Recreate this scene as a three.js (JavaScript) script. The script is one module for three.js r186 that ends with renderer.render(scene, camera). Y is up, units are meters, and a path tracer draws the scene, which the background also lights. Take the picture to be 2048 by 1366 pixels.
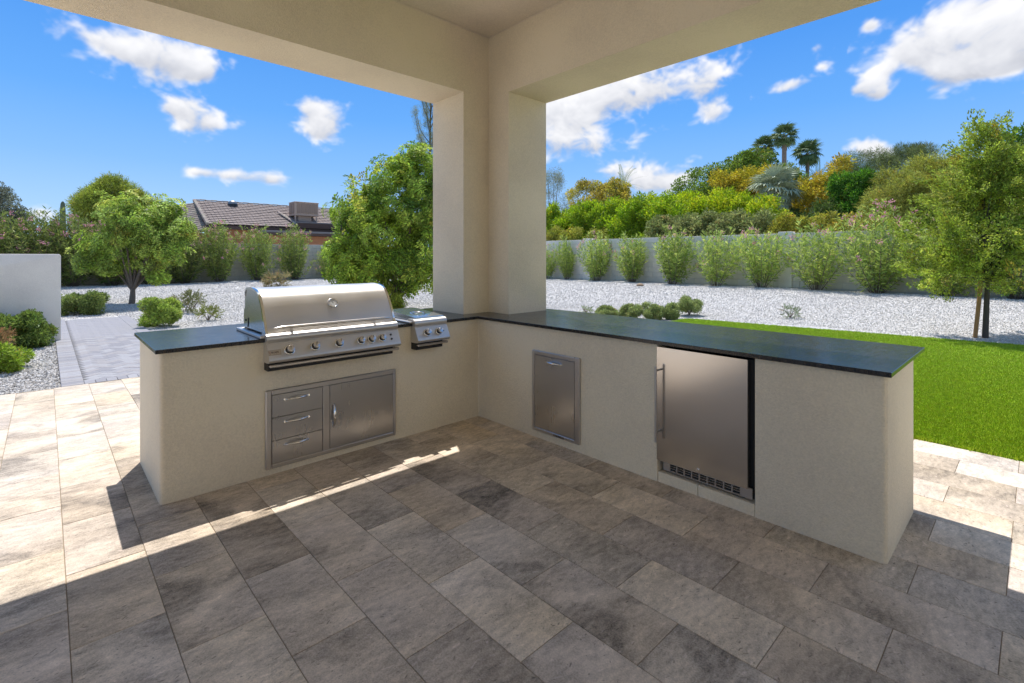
import * as THREE from 'three';
import { mergeGeometries, mergeVertices, toCreasedNormals } from 'three/addons/utils/BufferGeometryUtils.js';

// ------------------------------------------------------------------ camera, sky, sun, exposure
const scene = new THREE.Scene();
const TH = 0.8164, EYE = new THREE.Vector3(-2.8816, 1.45, 3.5106);
const FWD = new THREE.Vector3(Math.cos(TH), 0, -Math.sin(TH)), RGT = new THREE.Vector3(Math.sin(TH), 0, Math.cos(TH));
const camera = new THREE.PerspectiveCamera(69.056, 2048 / 1366, 0.05, 900);
camera.position.copy(EYE);
camera.lookAt(EYE.clone().add(FWD));
camera.setViewOffset(2048, 1366, 0, 168.8, 2048, 1366);   // shift lens: verticals stay upright
camera.updateProjectionMatrix();
camera.updateMatrixWorld(true);

const renderer = new THREE.WebGLRenderer({ antialias: true });
renderer.toneMapping = THREE.LinearToneMapping;
renderer.toneMappingExposure = 1.85;
renderer.shadowMap.enabled = true;

const SUN = new THREE.Vector3(0.20, 1, -0.41).normalize();
const sun = new THREE.DirectionalLight(new THREE.Color(1, 0.965, 0.925), 3.2);
sun.name = 'sun_light';
sun.position.copy(SUN).multiplyScalar(60);
sun.castShadow = true; sun.shadow.radius = 0.7;
Object.assign(sun.shadow.camera, { left: -40, right: 40, top: 40, bottom: -40, near: 1, far: 160 });
sun.shadow.mapSize.set(4096, 4096);
scene.add(sun, sun.target);

// ------------------------------------------------------------------ random numbers and noise
function rng(a) { return () => { a = (a + 0x6d2b79f5) | 0; let t = Math.imul(a ^ (a >>> 15), 1 | a); t = (t + Math.imul(t ^ (t >>> 7), 61 | t)) ^ t; return ((t ^ (t >>> 14)) >>> 0) / 4294967296; }; }
const clamp = (x, a = 0, b = 1) => Math.min(b, Math.max(a, x));
const ss = (a, b, x) => { const t = clamp((x - a) / (b - a)); return t * t * (3 - 2 * t); };
const mix = (a, b, t) => a + (b - a) * t;
const TAB = new Float32Array(65536); { const r = rng(77); for (let i = 0; i < 65536; i++) TAB[i] = r(); }
const wrap = (i, p) => ((i % p) + p) % p;
function vn(x, y, px = 4096, py = 4096, s = 0) {        // periodic value noise
  const ix = Math.floor(x), iy = Math.floor(y), fx = x - ix, fy = y - iy, u = fx * fx * (3 - 2 * fx), v = fy * fy * (3 - 2 * fy);
  const x0 = wrap(ix, px), x1 = wrap(ix + 1, px), y0 = wrap(iy, py), y1 = wrap(iy + 1, py);
  const h = (a, b) => TAB[(a * 1619 + b * 31337 + s * 6971 + ((a * b) & 1023) * 13) & 65535];
  return mix(mix(h(x0, y0), h(x1, y0), u), mix(h(x0, y1), h(x1, y1), u), v);
}
function fbm(x, y, px, py, oct, s = 0) { let a = 0.5, t = 0, n = 0; for (let o = 0; o < oct; o++) { t += a * vn(x, y, px, py, s + o); n += a; a *= 0.5; x *= 2; y *= 2; px *= 2; py *= 2; } return t / n; }

// ------------------------------------------------------------------ sky: clear blue air with fair-weather clouds
{
  const SW = 4096, SH = 2048, data = new Float32Array(SW * SH * 4);
  const clouds = [];
  const put = (...c) => clouds.push(c);                 // bearing from the view axis, elevation, half width, half height, body
  put(-0.61, 0.322, 0.066, 0.032, 1.25); put(-0.565, 0.314, 0.033, 0.024, 1.2); put(-0.668, 0.324, 0.052, 0.028, 0.6); put(-0.62, 0.283, 0.03, 0.012, 0.5);
  put(-0.75, 0.343, 0.039, 0.016, 0.35); put(-0.71, 0.327, 0.036, 0.014, 0.4);
  put(-0.582, 0.249, 0.030, 0.020, 1.2); put(-0.552, 0.229, 0.034, 0.023, 1.2); put(-0.603, 0.243, 0.017, 0.017, 0.5); put(-0.582, 0.215, 0.018, 0.012, 0.5); put(-0.509, 0.224, 0.011, 0.008, 0.35);
  put(-0.386, 0.272, 0.026, 0.024, 1.1); put(-0.351, 0.261, 0.034, 0.025, 1.1); put(-0.369, 0.233, 0.036, 0.021, 1.1);
  put(-0.561, 0.144, 0.024, 0.009, 0.9); put(-0.505, 0.143, 0.045, 0.013, 1.05); put(-0.45, 0.142, 0.030, 0.013, 1.05);
  put(0.271, 0.327, 0.117, 0.047, 1); put(0.38, 0.32, 0.034, 0.042, 0.8); put(0.388, 0.263, 0.03, 0.022, 0.8); put(0.156, 0.303, 0.115, 0.04, 0.9); put(0.086, 0.287, 0.06, 0.037, 0.8);
  put(0.096, 0.226, 0.055, 0.033, 1.2); put(0.166, 0.224, 0.030, 0.026, 0.95); put(0.136, 0.262, 0.039, 0.019, 0.75);
  put(0.243, 0.164, 0.056, 0.024, 0.75); put(0.271, 0.144, 0.055, 0.028, 1); put(0.335, 0.146, 0.044, 0.026, 1); put(0.195, 0.171, 0.029, 0.017, 0.6); put(0.248, 0.228, 0.024, 0.017, 0.5);
  put(0.74, 0.333, 0.075, 0.038, 1.3); put(0.80, 0.311, 0.055, 0.046, 1.3); put(0.694, 0.317, 0.05, 0.026, 1); put(0.756, 0.288, 0.06, 0.03, 1.1); put(0.712, 0.271, 0.025, 0.028, 0.85); put(0.767, 0.272, 0.035, 0.015, 0.9);
  put(0.628, 0.277, 0.025, 0.018, 1.25); put(0.635, 0.261, 0.018, 0.013, 1.1); put(0.605, 0.27, 0.017, 0.008, 0.6); put(0.644, 0.293, 0.016, 0.011, 0.5);
  put(0.518, 0.297, 0.036, 0.008, 0.85); put(0.625, 0.364, 0.013, 0.011, 1.1); put(0.552, 0.345, 0.015, 0.010, 0.85); put(0.503, 0.287, 0.026, 0.008, 0.75); put(0.56, 0.315, 0.012, 0.008, 0.8);
  put(0.618, 0.18, 0.023, 0.014, 1); put(0.638, 0.168, 0.022, 0.017, 1); put(-0.758, 0.06, 0.016, 0.01, 0.95); put(-0.094, 0.183, 0.07, 0.029, 0.8); put(-0.222, 0.395, 0.058, 0.025, 0.6);
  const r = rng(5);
  for (let i = 0; i < 64; i++) {                        // unseen clouds outside the view, added to whiten and brighten the shade
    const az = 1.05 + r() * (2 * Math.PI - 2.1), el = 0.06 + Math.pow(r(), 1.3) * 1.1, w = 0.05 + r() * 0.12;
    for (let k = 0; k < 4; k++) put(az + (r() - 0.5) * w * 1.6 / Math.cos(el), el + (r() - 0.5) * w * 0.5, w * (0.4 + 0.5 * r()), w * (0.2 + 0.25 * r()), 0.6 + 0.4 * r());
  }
  const stops = [[-0.2, 0.30, 0.34, 0.38], [0, 0.45, 0.66, 0.94], [0.07, 0.37, 0.60, 0.94], [0.16, 0.225, 0.475, 0.92], [0.26, 0.13, 0.38, 0.89], [0.38, 0.08, 0.30, 0.83], [0.6, 0.075, 0.27, 0.70], [1.0, 0.075, 0.24, 0.60], [1.6, 0.075, 0.22, 0.55]];
  const axis = Math.atan2(FWD.z, FWD.x), near = [];
  const rowClouds = new Array(SH);
  for (let row = 0; row < SH; row++) {
    const el = ((row + 0.5) / SH - 0.5) * Math.PI, y = Math.sin(el), ce = Math.cos(el);
    let k = 0; while (k < stops.length - 2 && el > stops[k + 1][0]) k++;
    const t = clamp((el - stops[k][0]) / (stops[k + 1][0] - stops[k][0])), base = [1, 2, 3].map((c) => mix(stops[k][c], stops[k + 1][c], t));
    const mine = clouds.filter((c) => Math.abs(el - c[1]) < c[3] * 2.2);
    for (let col = 0; col < SW; col++) {
      const phi = ((col + 0.5) / SW - 0.5) * 2 * Math.PI, o = (row * SW + col) * 4;
      let R = base[0], G = base[1], B = base[2];
      const cs = Math.cos(phi) * ce * SUN.x + y * SUN.y + Math.sin(phi) * ce * SUN.z;
      if (cs > 0.5) { const gl = Math.pow((cs - 0.5) * 2, 6); R += 0.30 * gl; G += 0.28 * gl; B += 0.20 * gl; }
      let az = phi - axis; az = Math.atan2(Math.sin(az), Math.cos(az));
      let body = 0, up = 0;
      for (const c of mine) {
        let da = az - c[0]; if (da > Math.PI) da -= 2 * Math.PI; else if (da < -Math.PI) da += 2 * Math.PI;
        const a = da * 1 / (c[2] * 1.25), b = (el - c[1]) / (c[3] * 1.25), q = a * a + b * b;
        if (q < 3) { const m = c[4] * Math.exp(-q * 1.7); body += m; up += m * b; }
      }
      if (body > 0.03) {
        const wx = fbm(az * 14 + 40, el * 18 + 40, 9999, 9999, 3, 31) - 0.5, X = az * 30 + 90 + wx * 1.6, Y = el * 42 + 50 + wx;
        const n = fbm(X, Y, 9999, 9999, 6, 3), f = fbm(X * 3.1, Y * 3.1, 9999, 9999, 4, 12);
        const d = Math.min(body, 1.25) * 1.05 + (n - 0.5) * 1.5 + (f - 0.5) * 0.6 - 0.35;
        const alpha = ss(-0.10, 0.88, d) * 0.97;
        if (alpha > 0) {
          const side = up / body, shade = clamp(0.93 - 0.34 * ss(0.3, -0.75, side) * ss(0.35, 0.9, body) + (n - 0.5) * 0.35 + (f - 0.5) * 0.12, 0.55, 1.05);
          R = mix(R, 0.86 * shade * (0.93 + 0.07 * shade), alpha); G = mix(G, 0.87 * shade, alpha); B = mix(B, 0.92 * Math.pow(shade, 0.85), alpha);
        }
      }
      data[o] = R * 0.645; data[o + 1] = G * 0.635; data[o + 2] = B * 0.61; data[o + 3] = 1;
    }
  }
  const sky = new THREE.DataTexture(data, SW, SH, THREE.RGBAFormat, THREE.FloatType);
  sky.mapping = THREE.EquirectangularReflectionMapping; sky.magFilter = sky.minFilter = THREE.LinearFilter; sky.needsUpdate = true;
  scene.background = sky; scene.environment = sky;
}

// ------------------------------------------------------------------ computed textures
const enc = (x) => { x = clamp(x); return 255 * (x <= 0.0031308 ? x * 12.92 : 1.055 * Math.pow(x, 1 / 2.4) - 0.055); };
function tex(n, m, fn, color) {
  const d = new Uint8Array(n * m * 4), out = [0, 0, 0];
  for (let j = 0; j < m; j++) for (let i = 0; i < n; i++) {
    fn((i + 0.5) / n, (j + 0.5) / m, out, i, j);
    const o = (j * n + i) * 4;
    for (let c = 0; c < 3; c++) d[o + c] = color ? enc(out[c]) : clamp(out[c]) * 255;
    d[o + 3] = 255;
  }
  const t = new THREE.DataTexture(d, n, m, THREE.RGBAFormat, THREE.UnsignedByteType);
  t.wrapS = t.wrapT = THREE.RepeatWrapping; t.magFilter = THREE.LinearFilter; t.minFilter = THREE.LinearMipmapLinearFilter; t.generateMipmaps = true;
  if (color) t.colorSpace = THREE.SRGBColorSpace;
  t.needsUpdate = true;
  return t;
}
const rep = (t, x, y = x) => { const c = t.clone(); c.repeat.set(1 / x, 1 / y); c.needsUpdate = true; return c; };   // uv are metres: x metres per repeat
const gray = (n, fn) => tex(n, n, (u, v, o, i, j) => { o[0] = o[1] = o[2] = fn(u, v, i, j); }, false);
const STD = (p) => new THREE.MeshStandardMaterial(p), PHY = (p) => new THREE.MeshPhysicalMaterial(p);
const lin = (r, g, b) => new THREE.Color().setRGB(r, g, b);

// honed limestone: u runs along the slab, v across it; veins, pits and shell flecks lie across
const STONE_U = 3.519, STONE_V = 3.5148;
const stone = (() => {
  const N = 2048, mark = new Float32Array(N * N), pit = new Float32Array(N * N), r = rng(11);
  const splat = (arr, u, v, ru, rv, a, lean) => {
    const cx = u * N, cy = v * N, R = Math.ceil(Math.max(ru, rv) * 1.4) + 1;
    for (let y = -R; y <= R; y++) for (let x = -R; x <= R; x++) {
      const p = (x - y * lean) / ru, q = y / rv, w = 1 - p * p - q * q;
      if (w > 0) { const k = wrap(Math.round(cy + y), N) * N + wrap(Math.round(cx + x), N); arr[k] = Math.max(arr[k], a * Math.min(1, w * 1.8)); }
    }
  };
  for (let i = 0; i < 30000; i++) { const u = r(), v = r(); if (r() < ss(0.42, 0.62, fbm(u * 10, v * 10, 10, 10, 4, 50)) * 0.9 + 0.08) splat(pit, u, v, 0.6 + r() * 0.8, 0.8 + Math.pow(r(), 4) * 5, 0.2 + r() * 0.6, (r() - 0.5) * 1.6); }
  for (let i = 0; i < 2600; i++) splat(pit, r(), r(), 1.1 + r() * 1.3, 1.8 + Math.pow(r(), 2) * 6, 0.45 + 0.45 * r(), (r() - 0.5) * 1.8);
  for (let i = 0; i < 4200; i++) splat(mark, r(), r(), 1.1 + r() * 2.8, 1.5 + Math.pow(r(), 3) * 12, 0.2 + r() * 0.7, (r() - 0.5) * 1.4);
  const colour = tex(N, N, (u, v, o, i, j) => {
    const k = j * N + i, w = fbm(u * 6, v * 6, 6, 6, 3, 20) - 0.5;
    const cloud = fbm(u * 9 + w * 1.2, v * 8 + w, 9, 8, 4, 1), vein = fbm(u * 34 + w * 7, v * 8 + w * 2, 34, 8, 4, 5), fine = fbm(u * 220, v * 90, 220, 90, 3, 9), grit = vn(u * 1024, v * 1024, 1024, 1024, 17);
    let t = 0.60 + (cloud - 0.5) * 0.50 + (vein - 0.5) * 0.34 + (fine - 0.5) * 0.34 + (grit - 0.5) * 0.24;
    const dark = ss(0.56, 0.76, fbm(u * 11 + w * 3, v * 9 + w * 2, 11, 9, 4, 40)) * ss(0.3, 0.6, vein);
    t -= dark * 0.27;
    const warm = fbm(u * 7, v * 7, 7, 7, 3, 60) - 0.5;
    t = t * (1 - 0.62 * pit[k]) + mark[k] * 0.17;
    o[0] = t * (1.0 + warm * 0.10); o[1] = t * (0.84 + warm * 0.02); o[2] = t * (0.655 - warm * 0.12) + mark[k] * 0.03;
  }, true);
  const bump = tex(1024, 1024, (u, v, o, i, j) => { const k = (j * 2) * N + i * 2; o[0] = o[1] = o[2] = 0.75 + (fbm(u * 200, v * 120, 200, 120, 3, 9) - 0.5) * 0.35 - 0.7 * Math.max(pit[k], pit[k + 1]); }, false);
  const rough = tex(512, 512, (u, v, o) => { o[0] = o[1] = o[2] = 0.82 + (fbm(u * 24, v * 24, 24, 24, 4, 70) - 0.5) * 0.3; }, false);
  return { colour: rep(colour, STONE_U, STONE_V), bump: rep(bump, STONE_U, STONE_V), rough: rep(rough, STONE_U, STONE_V) };
})();
const sand = gray(1024, (u, v) => { const w = fbm(u * 60, v * 60, 60, 60, 2, 3); return 0.5 + (vn(u * 170 + w, v * 170, 170, 170, 1) - 0.5) * 0.55 + (vn(u * 330, v * 330, 330, 330, 2) - 0.5) * 0.45 + (fbm(u * 5, v * 5, 5, 5, 3, 8) - 0.5) * 0.5; });
const mottle = tex(1024, 1024, (u, v, o) => { const a = fbm(u * 4, v * 4, 4, 4, 5, 21), g = vn(u * 512, v * 512, 512, 512, 4), h = vn(u * 300, v * 300, 300, 300, 6), t = 0.93 + (a - 0.5) * 0.30 + (g - 0.5) * 0.10 + (h - 0.5) * 0.08; o[0] = t; o[1] = t * (0.995 + (a - 0.5) * 0.03); o[2] = t * 0.99; }, true);
const smudge = gray(512, (u, v) => 0.62 + (fbm(u * 4, v * 4, 4, 4, 3, 33) - 0.5) * 0.18 + (fbm(u * 3, v * 128, 3, 128, 2, 14) - 0.5) * 0.10), smudgeV = gray(512, (u, v) => 0.62 + (fbm(u * 4, v * 4, 4, 4, 3, 35) - 0.5) * 0.16 + (fbm(u * 200, v * 2, 200, 2, 2, 15) - 0.5) * 0.05);
const graniteTex = (() => {
  const N = 1024, s = new Float32Array(N * N), r = rng(91);
  for (let i = 0; i < 9000; i++) { const x = Math.floor(r() * N), y = Math.floor(r() * N), a = r(); s[y * N + x] = a; if (a > 0.6) s[y * N + wrap(x + 1, N)] = a * 0.7; }
  return { colour: rep(tex(N, N, (u, v, o, i, j) => { const t = 0.009 + 0.028 * Math.pow(fbm(u * 140, v * 30, 140, 30, 3, 2), 2) + 0.05 * Math.pow(s[j * N + i], 3); o[0] = t; o[1] = t * 1.02; o[2] = t * 1.06; }, true), 0.9),
    bump: rep(gray(1024, (u, v) => fbm(u * 60, v * 130, 60, 130, 4, 5)), 0.9), rough: rep(gray(512, (u, v) => 0.19 + (fbm(u * 14, v * 50, 14, 50, 4, 8) - 0.5) * 0.12), 0.9) };
})();
const stonesTex = (() => {
  const N = 1024, col = new Float32Array(N * N).fill(0.26), hgt = new Float32Array(N * N), hue = new Float32Array(N * N), r = rng(8);
  for (let i = 0; i < 5200; i++) {
    const cx = r() * N, cy = r() * N, a = 7 + r() * 10, b = a * (0.6 + 0.4 * r()), th = r() * 3.14, c = Math.cos(th), s = Math.sin(th), tone = 0.46 + 0.38 * r(), h0 = 0.3 + 0.5 * r(), hu = r(), R = Math.ceil(a);
    for (let y = -R; y <= R; y++) for (let x = -R; x <= R; x++) {
      const p = (x * c + y * s) / a, q = (-x * s + y * c) / b, w = 1 - Math.pow(Math.abs(p), 2.4) - Math.pow(Math.abs(q), 2.4);
      if (w > 0) { const k = wrap(Math.round(cy + y), N) * N + wrap(Math.round(cx + x), N); col[k] = tone; hgt[k] = h0 * (0.4 + 0.6 * Math.min(1, w * 2)); hue[k] = hu; }
    }
  }
  return { colour: tex(N, N, (u, v, o, i, j) => { const k = j * N + i, t = col[k] * (0.86 + 0.28 * vn(u * 300, v * 300, 300, 300, 3)); o[0] = t * (0.97 + 0.08 * hue[k]); o[1] = t * 0.985; o[2] = t * (1.0 - 0.07 * hue[k]); }, true), bump: tex(N, N, (u, v, o, i, j) => { o[0] = o[1] = o[2] = hgt[j * N + i]; }, false) };
})();
const barkBump = gray(512, (u, v) => { const w = fbm(u * 6, v * 6, 6, 6, 2, 3); return fbm(u * 40 + w * 4, v * 8, 40, 8, 4, 6); });

// ------------------------------------------------------------------ materials
const stuccoOf = (r, g, b, bump = 0.0024) => STD({ color: lin(r, g, b), roughness: 0.95, map: rep(mottle, 2.6), bumpMap: rep(sand, 0.95), bumpScale: bump });
const M = {
  stucco: stuccoOf(0.83, 0.73, 0.55), ceiling: STD({ color: lin(0.83, 0.735, 0.59), roughness: 0.9, map: rep(mottle, 3.1), bumpMap: rep(sand, 2), bumpScale: 0.0006 }),
  wallGrey: STD({ color: lin(0.86, 0.80, 0.71), roughness: 0.93, map: rep(mottle, 2.2), bumpMap: rep(sand, 1.4), bumpScale: 0.0012 }),
  granite: PHY({ color: 0xffffff, map: graniteTex.colour, roughness: 1, roughnessMap: graniteTex.rough, bumpMap: graniteTex.bump, bumpScale: 0.00010, specularIntensity: 1 }),
  steel: PHY({ color: lin(0.64, 0.615, 0.58), metalness: 1, roughness: 0.74, roughnessMap: rep(smudge, 0.6), anisotropy: 0.5 }),
  steelDoor: PHY({ color: lin(0.55, 0.545, 0.55), metalness: 1, roughness: 0.46, roughnessMap: rep(smudgeV, 0.5) }),
  steelFrame: PHY({ color: lin(0.55, 0.53, 0.52), metalness: 1, roughness: 0.36 }),
  steelDark: PHY({ color: lin(0.30, 0.28, 0.26), metalness: 1, roughness: 0.4 }),
  chrome: PHY({ color: lin(0.78, 0.77, 0.75), metalness: 1, roughness: 0.09 }),
  satin: PHY({ color: lin(0.60, 0.57, 0.54), metalness: 1, roughness: 0.27 }),
  black: STD({ color: lin(0.012, 0.012, 0.013), roughness: 0.55 }),
  blackGloss: STD({ color: lin(0.02, 0.02, 0.02), roughness: 0.3 }),
  white: STD({ color: lin(0.72, 0.72, 0.70), roughness: 0.5 }),
  grout: STD({ color: lin(0.30, 0.235, 0.16), roughness: 1 }),
  gravel: STD({ color: lin(0.92, 0.90, 0.87), roughness: 1, map: rep(stonesTex.colour, 1.15), bumpMap: rep(stonesTex.bump, 1.15), bumpScale: 0.018 }),
  pebble: STD({ color: 0xffffff, roughness: 0.95 }),
  turfBase: STD({ color: 0xffffff, roughness: 1, map: rep(tex(512, 512, (u, v, o) => { const t = 0.6 + fbm(u * 90, v * 90, 90, 90, 3, 2) * 0.8; o[0] = 0.12 * t; o[1] = 0.20 * t; o[2] = 0.008 * t; }, true), 0.8) }),
  blade: STD({ color: 0xffffff, roughness: 0.6 }),
  bark: STD({ color: lin(0.20, 0.155, 0.12), roughness: 1, bumpMap: rep(barkBump, 0.4), bumpScale: 0.01 }),
  barkDark: STD({ color: lin(0.10, 0.085, 0.07), roughness: 1, bumpMap: rep(barkBump, 0.4), bumpScale: 0.01 }),
  stake: STD({ color: lin(0.40, 0.22, 0.09), roughness: 0.9, bumpMap: rep(barkBump, 0.5), bumpScale: 0.003 }),
  leaf: PHY({ color: 0xffffff, vertexColors: true, roughness: 0.93, transmission: 0.40, thickness: 0, side: THREE.DoubleSide, specularIntensity: 0.5, clearcoat: 0.22, clearcoatRoughness: 0.38 }),
  leafVC: PHY({ color: 0xffffff, vertexColors: true, roughness: 0.93, transmission: 0.38, thickness: 0, side: THREE.DoubleSide, specularIntensity: 0.5, clearcoat: 0.22, clearcoatRoughness: 0.38 }),
  petal: PHY({ color: lin(0.80, 0.36, 0.46), roughness: 0.9, transmission: 0.3, thickness: 0, side: THREE.DoubleSide }),
  roofTile: [0.29, 0.25, 0.33, 0.27].map((k, i) => STD({ color: lin(k * 1.0, k * 0.79 + 0.008 * i, k * 0.68), roughness: 0.9, bumpMap: rep(sand, 1), bumpScale: 0.004 })),
  fascia: STD({ color: lin(0.075, 0.045, 0.035), roughness: 0.8 }),
  houseWall: STD({ color: lin(0.36, 0.16, 0.075), roughness: 0.95, bumpMap: rep(sand, 1), bumpScale: 0.002 }),
  roofFlat: STD({ color: lin(0.16, 0.15, 0.15), roughness: 1, bumpMap: rep(sand, 1), bumpScale: 0.004 }),
  cooler: STD({ color: lin(0.42, 0.31, 0.24), roughness: 0.7 }), coolerPad: STD({ color: lin(0.28, 0.20, 0.15), roughness: 0.95 }),
  cactus: STD({ color: lin(0.12, 0.15, 0.09), roughness: 1 }),
  frond: PHY({ color: lin(0.13, 0.20, 0.06), roughness: 0.7, transmission: 0.2, thickness: 0, side: THREE.DoubleSide }),
  frondSilver: PHY({ color: lin(0.42, 0.47, 0.31), roughness: 0.8, transmission: 0.15, thickness: 0, side: THREE.DoubleSide }),
  glass: PHY({ color: lin(0.06, 0.07, 0.08), roughness: 0.04, metalness: 0 }),
  dry: PHY({ color: lin(0.42, 0.26, 0.10), roughness: 0.95, transmission: 0.2, thickness: 0, side: THREE.DoubleSide }),
};
const stoneTint = [[1, 1, 1], [0.93, 0.92, 0.93], [1.05, 1.04, 1.02], [0.87, 0.835, 0.79], [0.97, 0.96, 0.98], [1.02, 0.99, 0.95], [0.92, 0.89, 0.85]].map(([r, g, b]) => STD({ color: lin(r * 0.92, g * 0.92, b * 0.92), map: stone.colour, roughness: 1, roughnessMap: stone.rough, bumpMap: stone.bump, bumpScale: 0.0012 }));
const paverTint = [[0.33, 0.325, 0.345], [0.38, 0.375, 0.39], [0.29, 0.285, 0.305], [0.35, 0.335, 0.34]].map(([r, g, b]) => STD({ color: lin(r, g, b), roughness: 0.95, map: rep(mottle, 0.9), bumpMap: rep(sand, 0.7), bumpScale: 0.002 }));
const blockTint = [[0.90, 0.84, 0.74], [0.86, 0.80, 0.71], [0.92, 0.86, 0.765]].map(([r, g, b]) => STD({ color: lin(r, g, b), roughness: 0.95, map: rep(mottle, 1.7), bumpMap: rep(sand, 1), bumpScale: 0.003 }));

// ------------------------------------------------------------------ building helpers
const used = {};
function numbered(n) { used[n] = (used[n] ?? -1) + 1; return used[n] ? n + '_' + String(used[n]).padStart(3, '0') : n; }
function thing(name, label, category, pos = [0, 0, 0], group) {
  const o = new THREE.Group(); o.name = numbered(name); o.position.set(...pos); o.userData = { label, category };
  if (group) o.userData.group = group;
  scene.add(o); return o;
}
function structure(name, geo, mat) {
  const o = geo ? new THREE.Mesh(geo, mat) : new THREE.Group(); o.name = numbered(name); o.userData = { kind: 'structure' };
  o.castShadow = o.receiveShadow = true; scene.add(o); return o;
}
// a part whose geometry is given in world metres; it is moved into its thing's frame
function part(name, geo, mat, parent, label) {
  let top = parent; const off = new THREE.Vector3();
  for (let p = parent; p && p !== scene; p = p.parent) { off.add(p.position); top = p; }
  geo.translate(-off.x, -off.y, -off.z);
  const m = new THREE.Mesh(geo, mat); m.name = name; m.castShadow = m.receiveShadow = true;
  if (label) m.userData.label = label;
  parent.add(m); return m;
}
function mesh(name, geo, mat, parent, pos) { const m = new THREE.Mesh(geo, mat); m.name = name; m.castShadow = m.receiveShadow = true; if (pos) m.position.set(...pos); parent.add(m); return m; }
function uvBox(g, flip) {                                 // uv in metres by the way each face points
  if (g.index) g = g.toNonIndexed();
  if (!g.attributes.normal) g.computeVertexNormals();
  const p = g.attributes.position, uv = new Float32Array(p.count * 2), a = new THREE.Vector3(), b = new THREE.Vector3(), c = new THREE.Vector3();
  for (let i = 0; i < p.count; i += 3) {
    a.fromBufferAttribute(p, i); b.fromBufferAttribute(p, i + 1); c.fromBufferAttribute(p, i + 2);
    const n = b.clone().sub(a).cross(c.clone().sub(a)), nx = Math.abs(n.x), ny = Math.abs(n.y), nz = Math.abs(n.z);
    [a, b, c].forEach((v, k) => { const [s, t] = ny >= nx && ny >= nz ? [v.x, -v.z] : nx >= nz ? [v.z, v.y] : [v.x, v.y]; uv[(i + k) * 2] = flip ? t : s; uv[(i + k) * 2 + 1] = flip ? s : t; });
  }
  g.setAttribute('uv', new THREE.BufferAttribute(uv, 2)); return g;
}
function bb(x0, x1, y0, y1, z0, z1, c = 0.002) {          // box with chamfered edges
  const lo = [x0, y0, z0], hi = [x1, y1, z1]; c = Math.min(c, (x1 - x0) / 3, (y1 - y0) / 3, (z1 - z0) / 3);
  const V = (s, ax) => [0, 1, 2].map((k) => (s[k] > 0 ? hi[k] - (k === ax ? 0 : c) : lo[k] + (k === ax ? 0 : c)));
  const P = [], mid = [(x0 + x1) / 2, (y0 + y1) / 2, (z0 + z1) / 2];
  const tri = (a, b, d) => {
    const n = [(b[1] - a[1]) * (d[2] - a[2]) - (b[2] - a[2]) * (d[1] - a[1]), (b[2] - a[2]) * (d[0] - a[0]) - (b[0] - a[0]) * (d[2] - a[2]), (b[0] - a[0]) * (d[1] - a[1]) - (b[1] - a[1]) * (d[0] - a[0])];
    const o = n[0] * (a[0] - mid[0]) + n[1] * (a[1] - mid[1]) + n[2] * (a[2] - mid[2]);
    P.push(...(o >= 0 ? [...a, ...b, ...d] : [...a, ...d, ...b]));
  };
  const quad = (a, b, d, e) => { tri(a, b, d); tri(a, d, e); };
  for (let ax = 0; ax < 3; ax++) { const u = (ax + 1) % 3, v = (ax + 2) % 3;
    for (const s of [-1, 1]) { const q = (p, r) => { const k = []; k[ax] = s; k[u] = p; k[v] = r; return V(k, ax); }; quad(q(-1, -1), q(1, -1), q(1, 1), q(-1, 1)); }
    for (const su of [-1, 1]) for (const sv of [-1, 1]) { const q = (w, f) => { const k = []; k[ax] = w; k[u] = su; k[v] = sv; return V(k, f); }; quad(q(-1, u), q(1, u), q(1, v), q(-1, v)); }
  }
  for (const a of [-1, 1]) for (const b of [-1, 1]) for (const d of [-1, 1]) tri(V([a, b, d], 0), V([a, b, d], 1), V([a, b, d], 2));
  const g = new THREE.BufferGeometry(); g.setAttribute('position', new THREE.Float32BufferAttribute(P, 3)); g.computeVertexNormals(); return uvBox(g);
}
function roundedShape(pts, radii) {                       // polygon whose i-th corner is rounded by radii[i]
  const s = new THREE.Shape(), n = pts.length;
  pts.forEach((p, i) => {
    const a = pts[(i + n - 1) % n], b = pts[(i + 1) % n], r = Array.isArray(radii) ? radii[i] || 0 : radii, V = (q) => { const d = Math.hypot(q[0] - p[0], q[1] - p[1]); return [p[0] + (q[0] - p[0]) / d * r, p[1] + (q[1] - p[1]) / d * r]; };
    const [u, v] = [V(a), V(b)];
    const N = (q, e) => { const d = Math.hypot(q[0] - e[0], q[1] - e[1]), w = Math.min(0.004, d * 0.3); return [e[0] + (q[0] - e[0]) / d * w, e[1] + (q[1] - e[1]) / d * w]; };
    if (r) { if (i === 0) s.moveTo(...N(a, u)); else s.lineTo(...N(a, u)); s.lineTo(...u); } else if (i === 0) s.moveTo(...u); else s.lineTo(...u);
    if (r) { s.quadraticCurveTo(p[0], p[1], v[0], v[1]); s.lineTo(...N(b, v)); }
  });
  s.closePath(); return s;
}
function plan(pts, y0, y1, { bevel = 0, radii = 0 } = {}) {    // outline [[x, z]] raised from y0 to y1
  const s = roundedShape(pts.map(([x, z]) => [x, -z]), radii), g = new THREE.ExtrudeGeometry(s, { depth: y1 - y0 - 2 * bevel, bevelEnabled: bevel > 0, bevelSize: bevel, bevelThickness: bevel, bevelOffset: -bevel, bevelSegments: 1, curveSegments: 5 });
  g.rotateX(-Math.PI / 2).translate(0, y0 + bevel, 0); return uvBox(toCreasedNormals(g, 0.6));
}
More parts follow.
